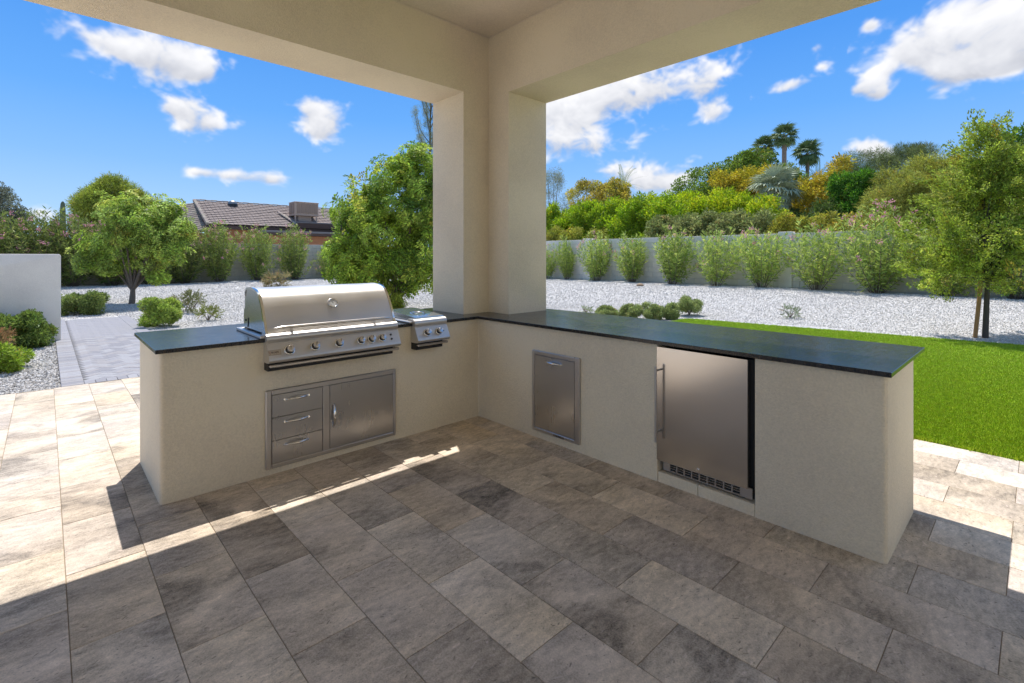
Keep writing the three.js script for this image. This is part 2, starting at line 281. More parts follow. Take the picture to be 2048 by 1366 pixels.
function sideOut(prof, x0, x1, radii = 0, bevel = 0) {     // outline [[z, y]] drawn out from x0 to x1
  const g = new THREE.ExtrudeGeometry(roundedShape(prof, radii), { depth: x1 - x0 - 2 * bevel, bevelEnabled: bevel > 0, bevelSize: bevel, bevelThickness: bevel, bevelOffset: -bevel, bevelSegments: 1, curveSegments: 5 });
  g.rotateY(-Math.PI / 2).translate(x1 - bevel, 0, 0); return uvBox(toCreasedNormals(g, 0.7));
}
function sweep(pts, rad, seg = 7, flat = 1) {             // tube through pts with a radius per point
  const P = [], I = [], N = pts.length, T = new THREE.Vector3(), U = new THREE.Vector3(), W = new THREE.Vector3();
  let ref = null;
  pts.forEach((p, i) => {
    T.copy(pts[Math.min(i + 1, N - 1)]).sub(pts[Math.max(i - 1, 0)]).normalize();
    if (!ref) ref = Math.abs(T.y) < 0.9 ? new THREE.Vector3(0, 1, 0) : new THREE.Vector3(1, 0, 0);
    U.copy(ref).cross(T).normalize(); W.copy(T).cross(U).normalize(); ref = W.clone();
    const r = typeof rad === 'function' ? rad(i / (N - 1)) : rad[i];
    for (let k = 0; k < seg; k++) { const a = k / seg * 2 * Math.PI, c = Math.cos(a) * r, s = Math.sin(a) * r * flat; P.push(p.x + U.x * c + W.x * s, p.y + U.y * c + W.y * s, p.z + U.z * c + W.z * s); }
  });
  for (let i = 0; i < N - 1; i++) for (let k = 0; k < seg; k++) { const a = i * seg + k, b = i * seg + (k + 1) % seg; I.push(a, b, a + seg, b, b + seg, a + seg); }
  const last = (N - 1) * seg; for (let k = 1; k < seg - 1; k++) { I.push(0, k + 1, k); I.push(last, last + k, last + k + 1); }
  const g = new THREE.BufferGeometry(); g.setAttribute('position', new THREE.Float32BufferAttribute(P, 3)); g.setIndex(I); g.computeVertexNormals();
  g.setAttribute('uv', new THREE.Float32BufferAttribute(new Float32Array(P.length / 3 * 2).map((_, i) => (i & 1 ? P[(i >> 1) * 3 + 1] : ((i >> 1) % seg) / seg * 0.4)), 2));
  return g;
}
const v3 = (x, y, z) => new THREE.Vector3(x, y, z);
const curve = (pts, n) => new THREE.CatmullRomCurve3(pts).getPoints(n);
const join = (list) => mergeGeometries(list.map((g) => { const c = g.index ? g.toNonIndexed() : g.clone(); for (const k of Object.keys(c.attributes)) if (!['position', 'normal', 'uv'].includes(k)) c.deleteAttribute(k); if (!c.attributes.normal) c.computeVertexNormals(); if (!c.attributes.uv) c.setAttribute('uv', new THREE.BufferAttribute(new Float32Array(c.attributes.position.count * 2), 2)); return c; }));

// ------------------------------------------------------------------ ground
const onPatio = (x, z, m) => x > -9.6 - m && x < 2.17 + m && z > -3.97 - m && z < 11.4 + m;
const onPath = (x, z, m) => x > -2.75 - m && x < -1.39 + m && z > -12.08 - m && z < -3.9;
const onTurf = (x, z, m) => z > -2.15 - m && x > 2.1 - m && x < 8.08 + (z + 2.15) * 0.122 + m && z < 12;
function rise(x, z) {
  const base = Math.max(0.43 * ss(8.6, 14, x), 0.30 * ss(-10, -21.5, z));
  const free = onPatio(x, z, 0.5) || onPath(x, z, 0.4) || onTurf(x, z, 0.4) ? 0 : 1;
  return base + free * ((fbm(x * 0.45 + 50, z * 0.45 + 50, 999, 999, 3, 66) - 0.5) * 0.10 + 0.005);
}
{
  const ax = [], az = [];
  for (let x = -14; x <= 30.01; x += 0.4) ax.push(x);
  for (let z = -30; z <= 14.01; z += 0.4) az.push(z);
  for (const d of [6, 16, 40, 90, 200, 480]) { ax.push(30 + d); ax.unshift(-14 - d); az.push(14 + d); az.unshift(-30 - d); }
  const P = [], UV = [], I = [];
  az.forEach((z) => ax.forEach((x) => { P.push(x, rise(x, z) - 0.028, z); UV.push(x, z); }));
  for (let j = 0; j < az.length - 1; j++) for (let i = 0; i < ax.length - 1; i++) { const a = j * ax.length + i, b = a + ax.length; I.push(a, b, a + 1, a + 1, b, b + 1); }
  const g = new THREE.BufferGeometry(); g.setAttribute('position', new THREE.Float32BufferAttribute(P, 3)); g.setAttribute('uv', new THREE.Float32BufferAttribute(UV, 2)); g.setIndex(I); g.computeVertexNormals();
  structure('ground', g, M.gravel);
}

// ------------------------------------------------------------------ patio floor of limestone slabs
{
  const floor = structure('patio_floor');
  mesh('mortar_bed', plan([[-9.55, -3.965], [2.166, -3.965], [2.166, 11.3], [-9.55, 11.3]], -0.10, -0.0032), M.grout, floor);
  const PX = 0.29294, PZ = 0.5865, r = rng(31), geos = new Map(), g0 = 0.0015;
  const slab = (w, l, cu, cv, fl) => {                    // limestone slab with eased edges, centred, top at y 0
    const key = [w.toFixed(3), l.toFixed(3), cu, cv, fl].join(); if (geos.has(key)) return geos.get(key);
    const g = bb(-w / 2, w / 2, -0.03, 0, -l / 2, l / 2, 0.0014), p = g.attributes.position, uv = g.attributes.uv, s = fl & 1 ? -1 : 1, t = fl & 2 ? -1 : 1;
    for (let i = 0; i < p.count; i++) uv.setXY(i, cu * 0.5865 + 0.29 + p.getZ(i) * s, cv * 0.2929 + 0.146 + p.getX(i) * t);
    geos.set(key, g); return g;
  };
  const seen = (x, z) => { const q = v3(x, 0, z), d = q.clone().sub(EYE).dot(FWD); if (d < 0.3) return false; q.project(camera); return Math.abs(q.x) < 1.12 && Math.abs(q.y) < 1.15; };
  const rest = [];
  let count = 0;
  for (let k = -23; k <= 16; k++) {
    const x0 = Math.max(-9.54, -2.815 + k * PX), x1 = -2.815 + (k + 1) * PX, ph = 0.478 + (wrap(k, 2) ? PZ / 2 : 0);
    for (let n = -9; n <= 20; n++) {
      const z0 = Math.max(-3.96, ph + (n - 1) * PZ), z1 = Math.min(11.29, ph + n * PZ); if (z1 - z0 < 0.06 || x1 - x0 < 0.06) continue;
      const w = x1 - x0 - 2 * g0, l = z1 - z0 - 2 * g0, cx = (x0 + x1) / 2, cz = (z0 + z1) / 2, g = slab(w, l, Math.floor(r() * 6), Math.floor(r() * 12), Math.floor(r() * 4)), tint = stoneTint[Math.floor(Math.pow(r(), 1.25) * 7)];
      const under = cx > -2.25 && cx < 0.6 && cz > -0.72 && cz < -0.12 || cx > 0.14 && cx < 0.6 && cz > -0.8 && cz < 2.8;
      const vis = [[x0, z0], [x1, z0], [x0, z1], [x1, z1]].some(([x, z]) => seen(x, z));
      const y = 0.0005 + (r() - 0.5) * 0.0012;
      if (vis && !under && !(cz < -0.9 && cx > -1.6)) { const m = mesh('tile', g, tint, floor, [cx, y, cz]); m.rotation.set((r() - 0.5) * 0.0016, 0, (r() - 0.5) * 0.003); count++; }
      else rest.push(g.clone().translate(cx, y, cz));
    }
  }
  const m = mesh('tile_field', join(rest), stoneTint[0], floor); m.userData.kind = 'stuff';
  console.log('tiles', count);
}

// ------------------------------------------------------------------ paver path
{
  const path = structure('path');
  mesh('sand_bed', plan([[-2.755, -12.07], [-1.385, -12.07], [-1.385, -3.972], [-2.755, -3.972]], -0.10, -0.009), STD({ color: lin(0.13, 0.125, 0.125), roughness: 1 }), path);
  const r = rng(41), all = [], L = 0.196, Wd = 0.096, base = bb(-L / 2, L / 2, -0.05, 0, -Wd / 2, Wd / 2, 0.004);
  const put = (x, z, a) => all.push([x, z, a, r()]);
  for (let z = -4.02; z > -12.02; z -= 0.1) { put(-2.655, z, 0); put(-1.485, z, 0); }
  for (let x = -2.505; x < -1.6; x += 0.1) put(x, -4.07, Math.PI / 2);
  const c = Math.SQRT1_2;                                // herringbone at forty-five degrees
  for (let i = -90; i < 90; i++) for (let j = -60; j < 60; j++) {
    for (const [u, v, a] of [[(i - 2 * j + 1) * 0.1, (i + 2 * j + 0.5) * 0.1, -Math.PI / 4], [(i - 2 * j + 0.5) * 0.1, (i + 2 * j + 2) * 0.1, Math.PI / 4]]) {
      const x = -2.07 + (u - v) * c, z = -8.1 + (u + v) * c;
      if (x > -2.56 && x < -1.58 && z > -12.0 && z < -4.16) put(x, z, a);
    }
  }
  all.sort((p, q) => q[1] - p[1]);
  const rest = [];
  all.forEach(([x, z, a, t], i) => {
    if (i < 300) { const m = mesh('paver', base, paverTint[Math.floor(t * 4)], path, [x, (t - 0.5) * 0.003 + (a === 0 || z > -4.1 ? 0.001 : -0.005), z]); m.rotation.y = a; m.rotation.z = (t * 7 % 1 - 0.5) * 0.012; } else rest.push(base.clone().rotateY(a).translate(x, (t - 0.5) * 0.003 + (a === 0 ? 0.001 : -0.005), z));
  });
  const m = mesh('paver_field', join(rest), paverTint[0], path); m.userData.kind = 'stuff';
}

// ------------------------------------------------------------------ patio cover; its unseen far side is made up, open to brighten the shade
{
  const h = thing('patio_cover', 'beige stucco patio roof on a square corner pier with deep beams and smooth ceiling', 'porch');
  part('pier', plan([[-0.0296, -0.6895], [0.7924, -0.6895], [0.7924, 0.1028], [0.2788, 0.1028], [0.2788, -0.1872], [-0.0296, -0.1872]], -0.02, 4.0), M.stucco, h);
  part('beam', plan([[-6.4, -0.6895], [-0.0296, -0.6895], [-0.0296, -0.1872], [-6.4, -0.1872]], 2.9996, 4.0), M.stucco, h);
  part('beam', plan([[0.2788, 0.1028], [0.7924, 0.1028], [0.7924, 6.3], [0.2788, 6.3]], 2.9996, 4.0), M.stucco, h);
  part('beam', plan([[-7.2, 5.8], [-6.7, 5.8], [-6.7, 0.1], [-7.2, 0.1]], 2.9996, 4.0), M.stucco, h);  // far beams and piers from here are unseen, shaped open to let light in
  part('beam', plan([[-6.4, 5.8], [0.2788, 5.8], [0.2788, 6.3], [-6.4, 6.3]], 2.9996, 4.0), M.stucco, h);
  part('pier', plan([[-7.2, -0.6895], [-6.4, -0.6895], [-6.4, -0.1872], [-6.7, -0.1872], [-6.7, 0.1], [-7.2, 0.1]], -0.02, 4.0), M.stucco, h);
  part('pier', plan([[-7.2, 5.8], [-6.4, 5.8], [-6.4, 6.3], [-7.2, 6.3]], -0.02, 4.0), M.stucco, h);
  part('pier', plan([[0.2788, 6.3], [0.7924, 6.3], [0.7924, 6.82], [0.2788, 6.82]], -0.02, 4.0), M.stucco, h);
  part('ceiling', bb(-6.7, 0.2788, 3.596, 3.7, -0.1872, 5.8, 0.002), M.ceiling, h);
  part('ceiling_bead', join([bb(-6.7, 0.2788, 3.586, 3.596, -0.1872, -0.177, 0.003), bb(0.2686, 0.2788, 3.586, 3.596, -0.177, 5.8, 0.003)]), M.ceiling, h);
  part('roof', bb(-7.25, 0.84, 4.0, 4.15, -0.73, 6.85, 0.01), M.roofFlat, h);
}
{
  const h = thing('added_bounce_house', 'unseen beige stucco house wall with glass sliding doors, added behind the viewer for bounced light', 'house', [-4, 0, 11.5]);  // unseen house wall and doors added for warm bounce and reflections
  part('wall', bb(-16, 6, -0.02, 4.4, 11.3, 11.7, 0.02), M.stucco, h);
  const door = part('added_sliding_door', join([bb(-7.4, -7.32, 0.02, 2.7, 11.22, 11.3), bb(-2.58, -2.5, 0.02, 2.7, 11.22, 11.3), bb(-7.32, -2.58, 2.62, 2.7, 11.22, 11.3), bb(-5.0, -4.92, 0.02, 2.62, 11.22, 11.3), bb(-7.32, -2.58, 0.0, 0.04, 11.22, 11.3)]), M.steelDark, h);
  part('pane', bb(-7.3, -5.0, 0.04, 2.62, 11.27, 11.285), M.glass, door); part('pane', bb(-4.92, -2.58, 0.04, 2.62, 11.27, 11.285), M.glass, door);
}

// ------------------------------------------------------------------ kitchen counter
{
  const c = thing('kitchen_counter', 'L-shaped beige stucco outdoor kitchen counter with black granite top around the pier', 'counter');
  part('base', plan([[-2.396, 0], [-2.396, -0.869], [0.735, -0.869], [0.735, 3.018], [0, 3.018], [0, 2.421], [0.62, 2.421], [0.62, 1.816], [0, 1.816], [0, 0]], -0.02, 0.8899, { radii: [0.03, 0.03, 0.03, 0.03, 0.03, 0.004, 0, 0, 0.004, 0.015] }), M.stucco, c);
  const g = [[-2.4223, 0.03], [-2.4223, -0.8927], [0.9315, -0.8927], [0.9315, 3.0403], [-0.03, 3.0403], [-0.03, 0.03], [-0.405, 0.03], [-0.405, -0.05], [-0.715, -0.05], [-0.715, 0.03], [-0.872, 0.03], [-0.872, -0.05], [-1.833, -0.05], [-1.833, 0.03]];
  part('countertop', plan(g, 0.8899, 0.9141, { bevel: 0.0025, radii: 0 }), M.granite, c);
  const ledge = (z0, z1) => { const q = bb(0.003, 0.60, -0.02, 0.066, z0, z1, 0.003); part('ledge_tile', q, M.stucco, c); };
  ledge(1.818, 2.085); ledge(2.088, 2.419);
  // overhang brackets are hidden behind; the back ledge carries itself
}

// ------------------------------------------------------------------ steel fittings
function bow(p0, p1, out, r) {                            // cast bow handle with two round feet, thick in the middle
  const d = p1.clone().sub(p0), pts = [];
  for (let i = 0; i <= 14; i++) { const t = i / 14; pts.push(p0.clone().addScaledVector(d, t).addScaledVector(out, Math.pow(Math.sin(Math.PI * t), 0.6))); }
  const body = sweep(pts, (t) => r * (0.55 + 0.95 * Math.pow(Math.sin(Math.PI * t), 1.2)), 9, 0.8);
  const foot = (p) => { const n = out.clone().normalize(), f = new THREE.CylinderGeometry(r * 0.8, r * 1.0, 0.004, 14); f.applyQuaternion(new THREE.Quaternion().setFromUnitVectors(v3(0, 1, 0), n)); f.translate(p.x + n.x * 0.003, p.y + n.y * 0.003, p.z + n.z * 0.003); return f; };
  return join([body, foot(p0), foot(p1)]);
}
function knobAt(parent, x, y, z, tilt, turn, k = 1) {     // bezel ring, skirt, grip with pointer groove; axis is the panel normal
  const place = (g) => { g.rotateX(Math.PI / 2).rotateZ(turn).rotateX(tilt).translate(x, y, z); return g; };
  const L = (pts, n = 28) => new THREE.LatheGeometry(pts.map(([a, b]) => new THREE.Vector2(a * k, b * k)), n);
  const kn = part('knob', place(L([[0.0, 0.0], [0.031, 0.0], [0.033, 0.003], [0.033, 0.008], [0.030, 0.012], [0.026, 0.012], [0.0, 0.011]])), M.chrome, parent);
  part('skirt', place(L([[0.0, 0.011], [0.0245, 0.012], [0.0255, 0.015], [0.023, 0.020], [0.0, 0.020]])), M.black, kn);
  part('grip', place(L([[0.0, 0.018], [0.0225, 0.020], [0.0215, 0.040], [0.0195, 0.0435], [0.0, 0.0440]])), M.satin, kn);
  part('pointer', place(new THREE.BoxGeometry(0.0022 * k, 0.002 * k, 0.017 * k).translate(0, 0.0442 * k, -0.011 * k)), M.black, kn);
}
function panelOn(parent, x0, x1) {
  const prof = [[-0.04, 0.9445], [0.044, 0.9445], [0.064, 0.934], [0.0715, 0.914], [0.066, 0.893], [0.058, 0.885], [0.066, 0.8795], [0.1125, 0.789], [0.1165, 0.7755], [0.107, 0.7615], [0.06, 0.7575], [-0.004, 0.7575], [-0.004, 0.905], [-0.04, 0.916]];
  return part('control_panel', sideOut(prof, x0, x1, [0, 0.006, 0.008, 0.008, 0.006, 0.002, 0.003, 0.004, 0.006, 0.006, 0, 0, 0, 0]), M.steel, parent);
}
const TILT = -Math.atan2(0.0465, 0.0905);                // panel normal leans up
{
  const g = thing('gas_grill', 'large built-in stainless steel gas grill with domed hood and six knobs, set in the counter', 'grill', [-1.3525, 0.9141, 0]);
  // hood: rolled sheet between two shaped side plates
  const prof = [[0.034, 0.9465], [0.022, 0.965], [0.011, 0.99], [-0.010, 1.036], [-0.035, 1.083], [-0.057, 1.12], [-0.083, 1.154], [-0.112, 1.185], [-0.150, 1.209], [-0.205, 1.224], [-0.284, 1.233], [-0.362, 1.231], [-0.405, 1.222], [-0.424, 1.203], [-0.430, 1.17]];
  const cv = new THREE.CatmullRomCurve3(prof.map(([z, y]) => v3(0, y, z))).getPoints(60), X0 = -1.826, X1 = -0.879;
  {
    const P = [], I = [], UV = [], cols = 12; let s = 0;
    cv.forEach((p, i) => { if (i) s += p.distanceTo(cv[i - 1]); for (let k = 0; k <= cols; k++) { const x = mix(X0, X1, k / cols); P.push(x, p.y, p.z); UV.push(x, s); } });
    for (let i = 0; i < cv.length - 1; i++) for (let k = 0; k < cols; k++) { const a = i * (cols + 1) + k, b = a + cols + 1; I.push(a, a + 1, b, a + 1, b + 1, b); }
    const q = new THREE.BufferGeometry(); q.setAttribute('position', new THREE.Float32BufferAttribute(P, 3)); q.setAttribute('uv', new THREE.Float32BufferAttribute(UV, 2)); q.setIndex(I); q.computeVertexNormals();
    part('hood', q, M.steel, g);
  }
  const plate = (x) => {
    const pts = [...cv.map((p) => [p.z, p.y]), [-0.430, 1.095], [-0.462, 1.068], [-0.466, 0.9465]];
    const pl = part('side_plate', sideOut(pts, x - 0.004, x + 0.004), PHY({ color: lin(0.62, 0.64, 0.64), metalness: 1, roughness: 0.22 }), g);
    const rimPts = cv.map((p, i) => { const a = cv[Math.max(i - 1, 0)], b = cv[Math.min(i + 1, cv.length - 1)], t = v3(0, b.y - a.y, b.z - a.z).normalize(); return [p, v3(0, t.z, -t.y)]; });
    const out = rimPts.map(([p, n]) => [p.z - n.z * 0.0035, p.y - n.y * 0.0035]), inn = rimPts.map(([p, n]) => [p.z + n.z * 0.012, p.y + n.y * 0.012]).reverse();
    part('rim', sideOut([...out, ...inn], x - 0.008, x + 0.008), M.chrome, pl);
    const e = x < -1.2 ? -1 : 1;
    const slot = part('hinge_slot', sweep(curve([v3(x + e * 0.0045, 0.952, -0.362), v3(x + e * 0.0045, 0.985, -0.352), v3(x + e * 0.0045, 1.018, -0.350)], 8), () => 0.0042, 6), M.black, pl);
    part('bolt', new THREE.CylinderGeometry(0.007, 0.007, 0.006, 12).rotateZ(Math.PI / 2).translate(x + e * 0.006, 0.997, -0.412), M.black, pl);
  };
  plate(X0 + 0.002); plate(X1 - 0.002);
  part('flange', join([bb(-1.862, -1.826, 0.915, 0.934, -0.512, 0.028, 0.003), bb(-0.879, -0.848, 0.915, 0.934, -0.512, 0.028, 0.003), bb(-1.862, -0.848, 0.915, 0.934, -0.53, -0.512, 0.003)]), M.steelFrame, g);
  part('firebox', join([bb(-1.80, -0.90, 0.73, 0.944, -0.46, -0.006, 0.003), bb(-1.818, -0.887, 0.942, 1.0, -0.455, 0.0, 0.002)]), M.steelDark, g);
  part('back_panel', bb(-1.822, -0.883, 0.934, 1.17, -0.470, -0.455, 0.002), M.steel, g);
  const hp = []; for (let i = 0; i <= 30; i++) hp.push(v3(mix(-1.79, -0.918, i / 30), 0.982, 0.063));
  part('handle', sweep(hp, (t) => 0.0115 * Math.pow(clamp(Math.min(t, 1 - t) / 0.075 + 0.02), 0.55), 14), M.satin, g);
  for (const x of [-1.66, -1.05]) part('handle_post', new THREE.CylinderGeometry(0.009, 0.009, 0.05, 12).rotateX(Math.PI / 2).translate(x, 0.984, 0.036), M.chrome, g);
  // thermometer on the hood
  {
    const n = v3(0, 0.58, 0.81).normalize(), c = v3(-1.343, 1.112, -0.051), quat = new THREE.Quaternion().setFromUnitVectors(v3(0, 1, 0), n), put = (q) => q.applyQuaternion(quat).translate(c.x, c.y, c.z);
    const th = part('thermometer', put(new THREE.LatheGeometry([[0, -0.004], [0.037, -0.004], [0.038, 0.006], [0.034, 0.011], [0.029, 0.0085], [0.0285, 0.005]].map(([a, b]) => new THREE.Vector2(a, b)), 36)), M.chrome, g);
    part('dial', put(new THREE.CylinderGeometry(0.0288, 0.0288, 0.003, 32).translate(0, 0.0045, 0)), STD({ color: lin(0.55, 0.54, 0.51), roughness: 0.35 }), th);
    const ticks = []; for (let i = 0; i < 11; i++) { const a = -2.3 + i * 0.46; ticks.push(new THREE.BoxGeometry(0.0012, 0.001, i % 5 ? 0.005 : 0.008).translate(0, 0.0062, -0.0225).rotateY(a)); }
    part('dial_mark', put(join(ticks)), M.black, th);
    part('needle', put(join([new THREE.BoxGeometry(0.0018, 0.001, 0.021).translate(0, 0.0068, -0.007).rotateY(0.5), new THREE.CylinderGeometry(0.003, 0.003, 0.002, 12).translate(0, 0.0068, 0)])), M.black, th);
  }
  const cp = panelOn(g, -1.833, -0.872);
  [[-1.704, 0.2], [-1.533, -0.1], [-1.362, -0.3], [-1.196, -0.2], [-1.112, -0.05], [-1.026, 0.35]].forEach(([x, t], i) => knobAt(cp, x + 0.004, i === 0 ? 0.831 : 0.835, i === 0 ? 0.091 : 0.089, TILT, t, i === 0 ? 1.08 : i > 2 ? 0.94 : 1));
  // maker's plate: red and dark lettering on bright steel
  {
    const cvs = document.createElement('canvas'); cvs.width = 512; cvs.height = 232; const x = cvs.getContext('2d');
    x.fillStyle = '#b9ad9b'; x.fillRect(0, 0, 512, 232); x.strokeStyle = '#4a2b22'; x.lineWidth = 5; x.strokeRect(10, 10, 492, 212);
    x.strokeStyle = '#8a1f17'; x.lineWidth = 9; x.beginPath(); x.moveTo(30, 50); x.bezierCurveTo(26, 140, 60, 150, 62, 178); x.moveTo(84, 40); x.bezierCurveTo(50, 96, 108, 118, 70, 186); x.moveTo(60, 84); x.lineTo(92, 128); x.stroke();
    x.fillStyle = '#3a1512'; x.font = 'bold 106px sans-serif'; x.textBaseline = 'middle'; x.fillText('BLAZE', 112, 106, 376);
    x.fillStyle = '#555'; x.font = '34px sans-serif'; x.fillText('G R I L L S', 190, 186, 270);
    const t = new THREE.CanvasTexture(cvs); t.colorSpace = THREE.SRGBColorSpace; t.magFilter = THREE.LinearFilter;
    const q = new THREE.BoxGeometry(0.078, 0.0015, 0.036); q.rotateX(Math.PI / 2).rotateX(TILT).translate(-1.7925, 0.8275, 0.0935);
    const uv = q.attributes.uv; for (let i = 8; i < 12; i++) uv.setXY(i, uv.getX(i), uv.getY(i));
    part('maker_plate', q, STD({ map: t, roughness: 0.4, metalness: 0.3 }), cp);
  }
  const btn = (y, z) => part('button', new THREE.CylinderGeometry(0.0075, 0.0085, 0.008, 14).rotateX(Math.PI / 2).rotateX(TILT).translate(-0.942, y, z), M.blackGloss, cp);
  btn(0.853, 0.0815); btn(0.822, 0.097);
  part('drip_tray', bb(-1.825, -0.877, 0.729, 0.749, 0.02, 0.103, 0.006), M.satin, g);
  part('tray_housing', bb(-1.829, -0.918, 0.704, 0.7575, -0.03, 0.072, 0.002), M.black, g);
}
{
  const g = thing('side_burner', 'small built-in stainless side burner with flat lid and two knobs, right of the grill', 'side burner', [-0.56, 0.9141, 0]);
  const cp = panelOn(g, -0.716, -0.404);
  knobAt(cp, -0.617, 0.833, 0.09, TILT, 0.1); knobAt(cp, -0.503, 0.833, 0.09, TILT, -0.6);
  part('button', new THREE.CylinderGeometry(0.005, 0.006, 0.006, 12).rotateX(Math.PI / 2).rotateX(TILT).translate(-0.452, 0.836, 0.0885), M.blackGloss, cp);
  part('lid', sideOut([[0.021, 0.936], [0.021, 0.957], [-0.20, 0.973], [-0.42, 0.987], [-0.475, 0.984], [-0.49, 0.936]], -0.692, -0.408, [0.002, 0.004, 0.05, 0.03, 0.01, 0.002]), PHY({ color: lin(0.60, 0.62, 0.61), metalness: 1, roughness: 0.2 }), g);
  const hp = []; for (let i = 0; i <= 24; i++) { const a = i / 24 * Math.PI; hp.push(v3(-0.55 + 0.058 * Math.cos(a), 0.9705 + 0.010 * Math.sin(a), -0.16 + 0.075 * Math.sin(a))); }
  const h2 = []; for (let i = 0; i <= 24; i++) { const a = Math.PI + i / 24 * Math.PI; h2.push(v3(-0.55 + 0.058 * Math.cos(a), 0.9705 - 0.004 * Math.sin(a), -0.16 + 0.06 * Math.sin(a))); }
  part('lid_handle', join([sweep(hp, () => 0.005, 8), sweep(h2, () => 0.005, 8)]), M.chrome, g);
  part('flange', join([bb(-0.745, -0.692, 0.915, 0.927, -0.53, 0.034, 0.003), bb(-0.408, -0.375, 0.915, 0.927, -0.53, 0.034, 0.003), bb(-0.745, -0.375, 0.915, 0.927, -0.55, -0.53, 0.003)]), M.steelFrame, g);
  part('burner_box', bb(-0.69, -0.41, 0.74, 0.936, -0.48, -0.006, 0.003), M.steelFrame, g);
  part('drip_tray', bb(-0.705, -0.408, 0.729, 0.749, 0.02, 0.098, 0.006), M.satin, g);
  part('tray_housing', bb(-0.71, -0.45, 0.70, 0.7575, -0.03, 0.070, 0.002), M.black, g);
}
{
  const u = thing('drawer_cabinet', 'stainless steel cabinet unit with three drawers and one door, set in stucco below the grill', 'cabinet', [-1.342, 0.043, 0]);
  part('frame', join([bb(-1.825, -1.787, 0.043, 0.566, -0.02, 0.020, 0.005), bb(-0.881, -0.8595, 0.043, 0.566, -0.02, 0.020, 0.005), bb(-1.787, -0.881, 0.5305, 0.566, -0.02, 0.0195, 0.005), bb(-1.787, -0.881, 0.043, 0.0715, -0.02, 0.0195, 0.005), bb(-1.4435, -1.3945, 0.0715, 0.5305, -0.02, 0.018, 0.002)]), M.steelFrame, u);
  part('cavity', bb(-1.79, -0.88, 0.068, 0.534, -0.30, 0.004, 0.001), M.black, u);
  [[0.3795, 0.5275], [0.2265, 0.376], [0.0745, 0.223]].forEach(([a, b], i) => { const d = part('drawer', bb(-1.784, -1.4465, a, b, 0.004, 0.0165, 0.0015), M.steelDoor, u); const y = [0.489, 0.339, 0.184][i]; part('handle', bow(v3(-1.705, y, 0.0165), v3(-1.545, y, 0.0165), v3(0, 0.004, 0.030), 0.0085), M.chrome, d); });
  const d = part('door', bb(-1.3915, -0.8835, 0.0745, 0.5275, 0.004, 0.0165, 0.0015), M.steelDoor, u);
  part('handle', bow(v3(-1.366, 0.388, 0.0165), v3(-1.366, 0.236, 0.0165), v3(0, 0, 0.030), 0.0085), M.chrome, d);
}
{
  const u = thing('trash_drawer', 'narrow tall stainless pull-out drawer front with one small handle, beside the inner corner', 'drawer', [0, 0.06, 0.945]);
  part('frame', join([bb(-0.020, 0.02, 0.062, 0.703, 0.700, 0.7245, 0.004), bb(-0.0205, 0.02, 0.062, 0.703, 1.139, 1.187, 0.006), bb(-0.0195, 0.02, 0.670, 0.703, 0.7245, 1.139, 0.004), bb(-0.0195, 0.02, 0.062, 0.0885, 0.7245, 1.139, 0.004)]), M.steelFrame, u);
  part('cavity', bb(-0.004, 0.3, 0.085, 0.673, 0.722, 1.142, 0.001), M.black, u);
  const d = part('drawer', bb(-0.0165, -0.004, 0.0915, 0.667, 0.7275, 1.136, 0.0015), M.steelDoor, u);
  part('handle', bow(v3(-0.0165, 0.626, 0.855), v3(-0.0165, 0.626, 1.010), v3(-0.028, 0.004, 0), 0.0085), M.chrome, d);
  const cvs = document.createElement('canvas'); cvs.width = 512; cvs.height = 96; const x = cvs.getContext('2d');
  x.fillStyle = '#8b8683'; x.fillRect(0, 0, 512, 96); x.fillStyle = '#4b4744'; x.font = 'bold 74px sans-serif'; x.textAlign = 'center'; x.textBaseline = 'middle'; x.fillText('BLAZE', 256, 50);
  const t = new THREE.CanvasTexture(cvs); t.colorSpace = THREE.SRGBColorSpace; t.magFilter = THREE.LinearFilter;
  part('maker_plate', new THREE.BoxGeometry(0.11, 0.017, 0.001).rotateY(-Math.PI / 2).translate(-0.0201, 0.0752, 0.985), STD({ map: t, metalness: 0.8, roughness: 0.4 }), u);
}
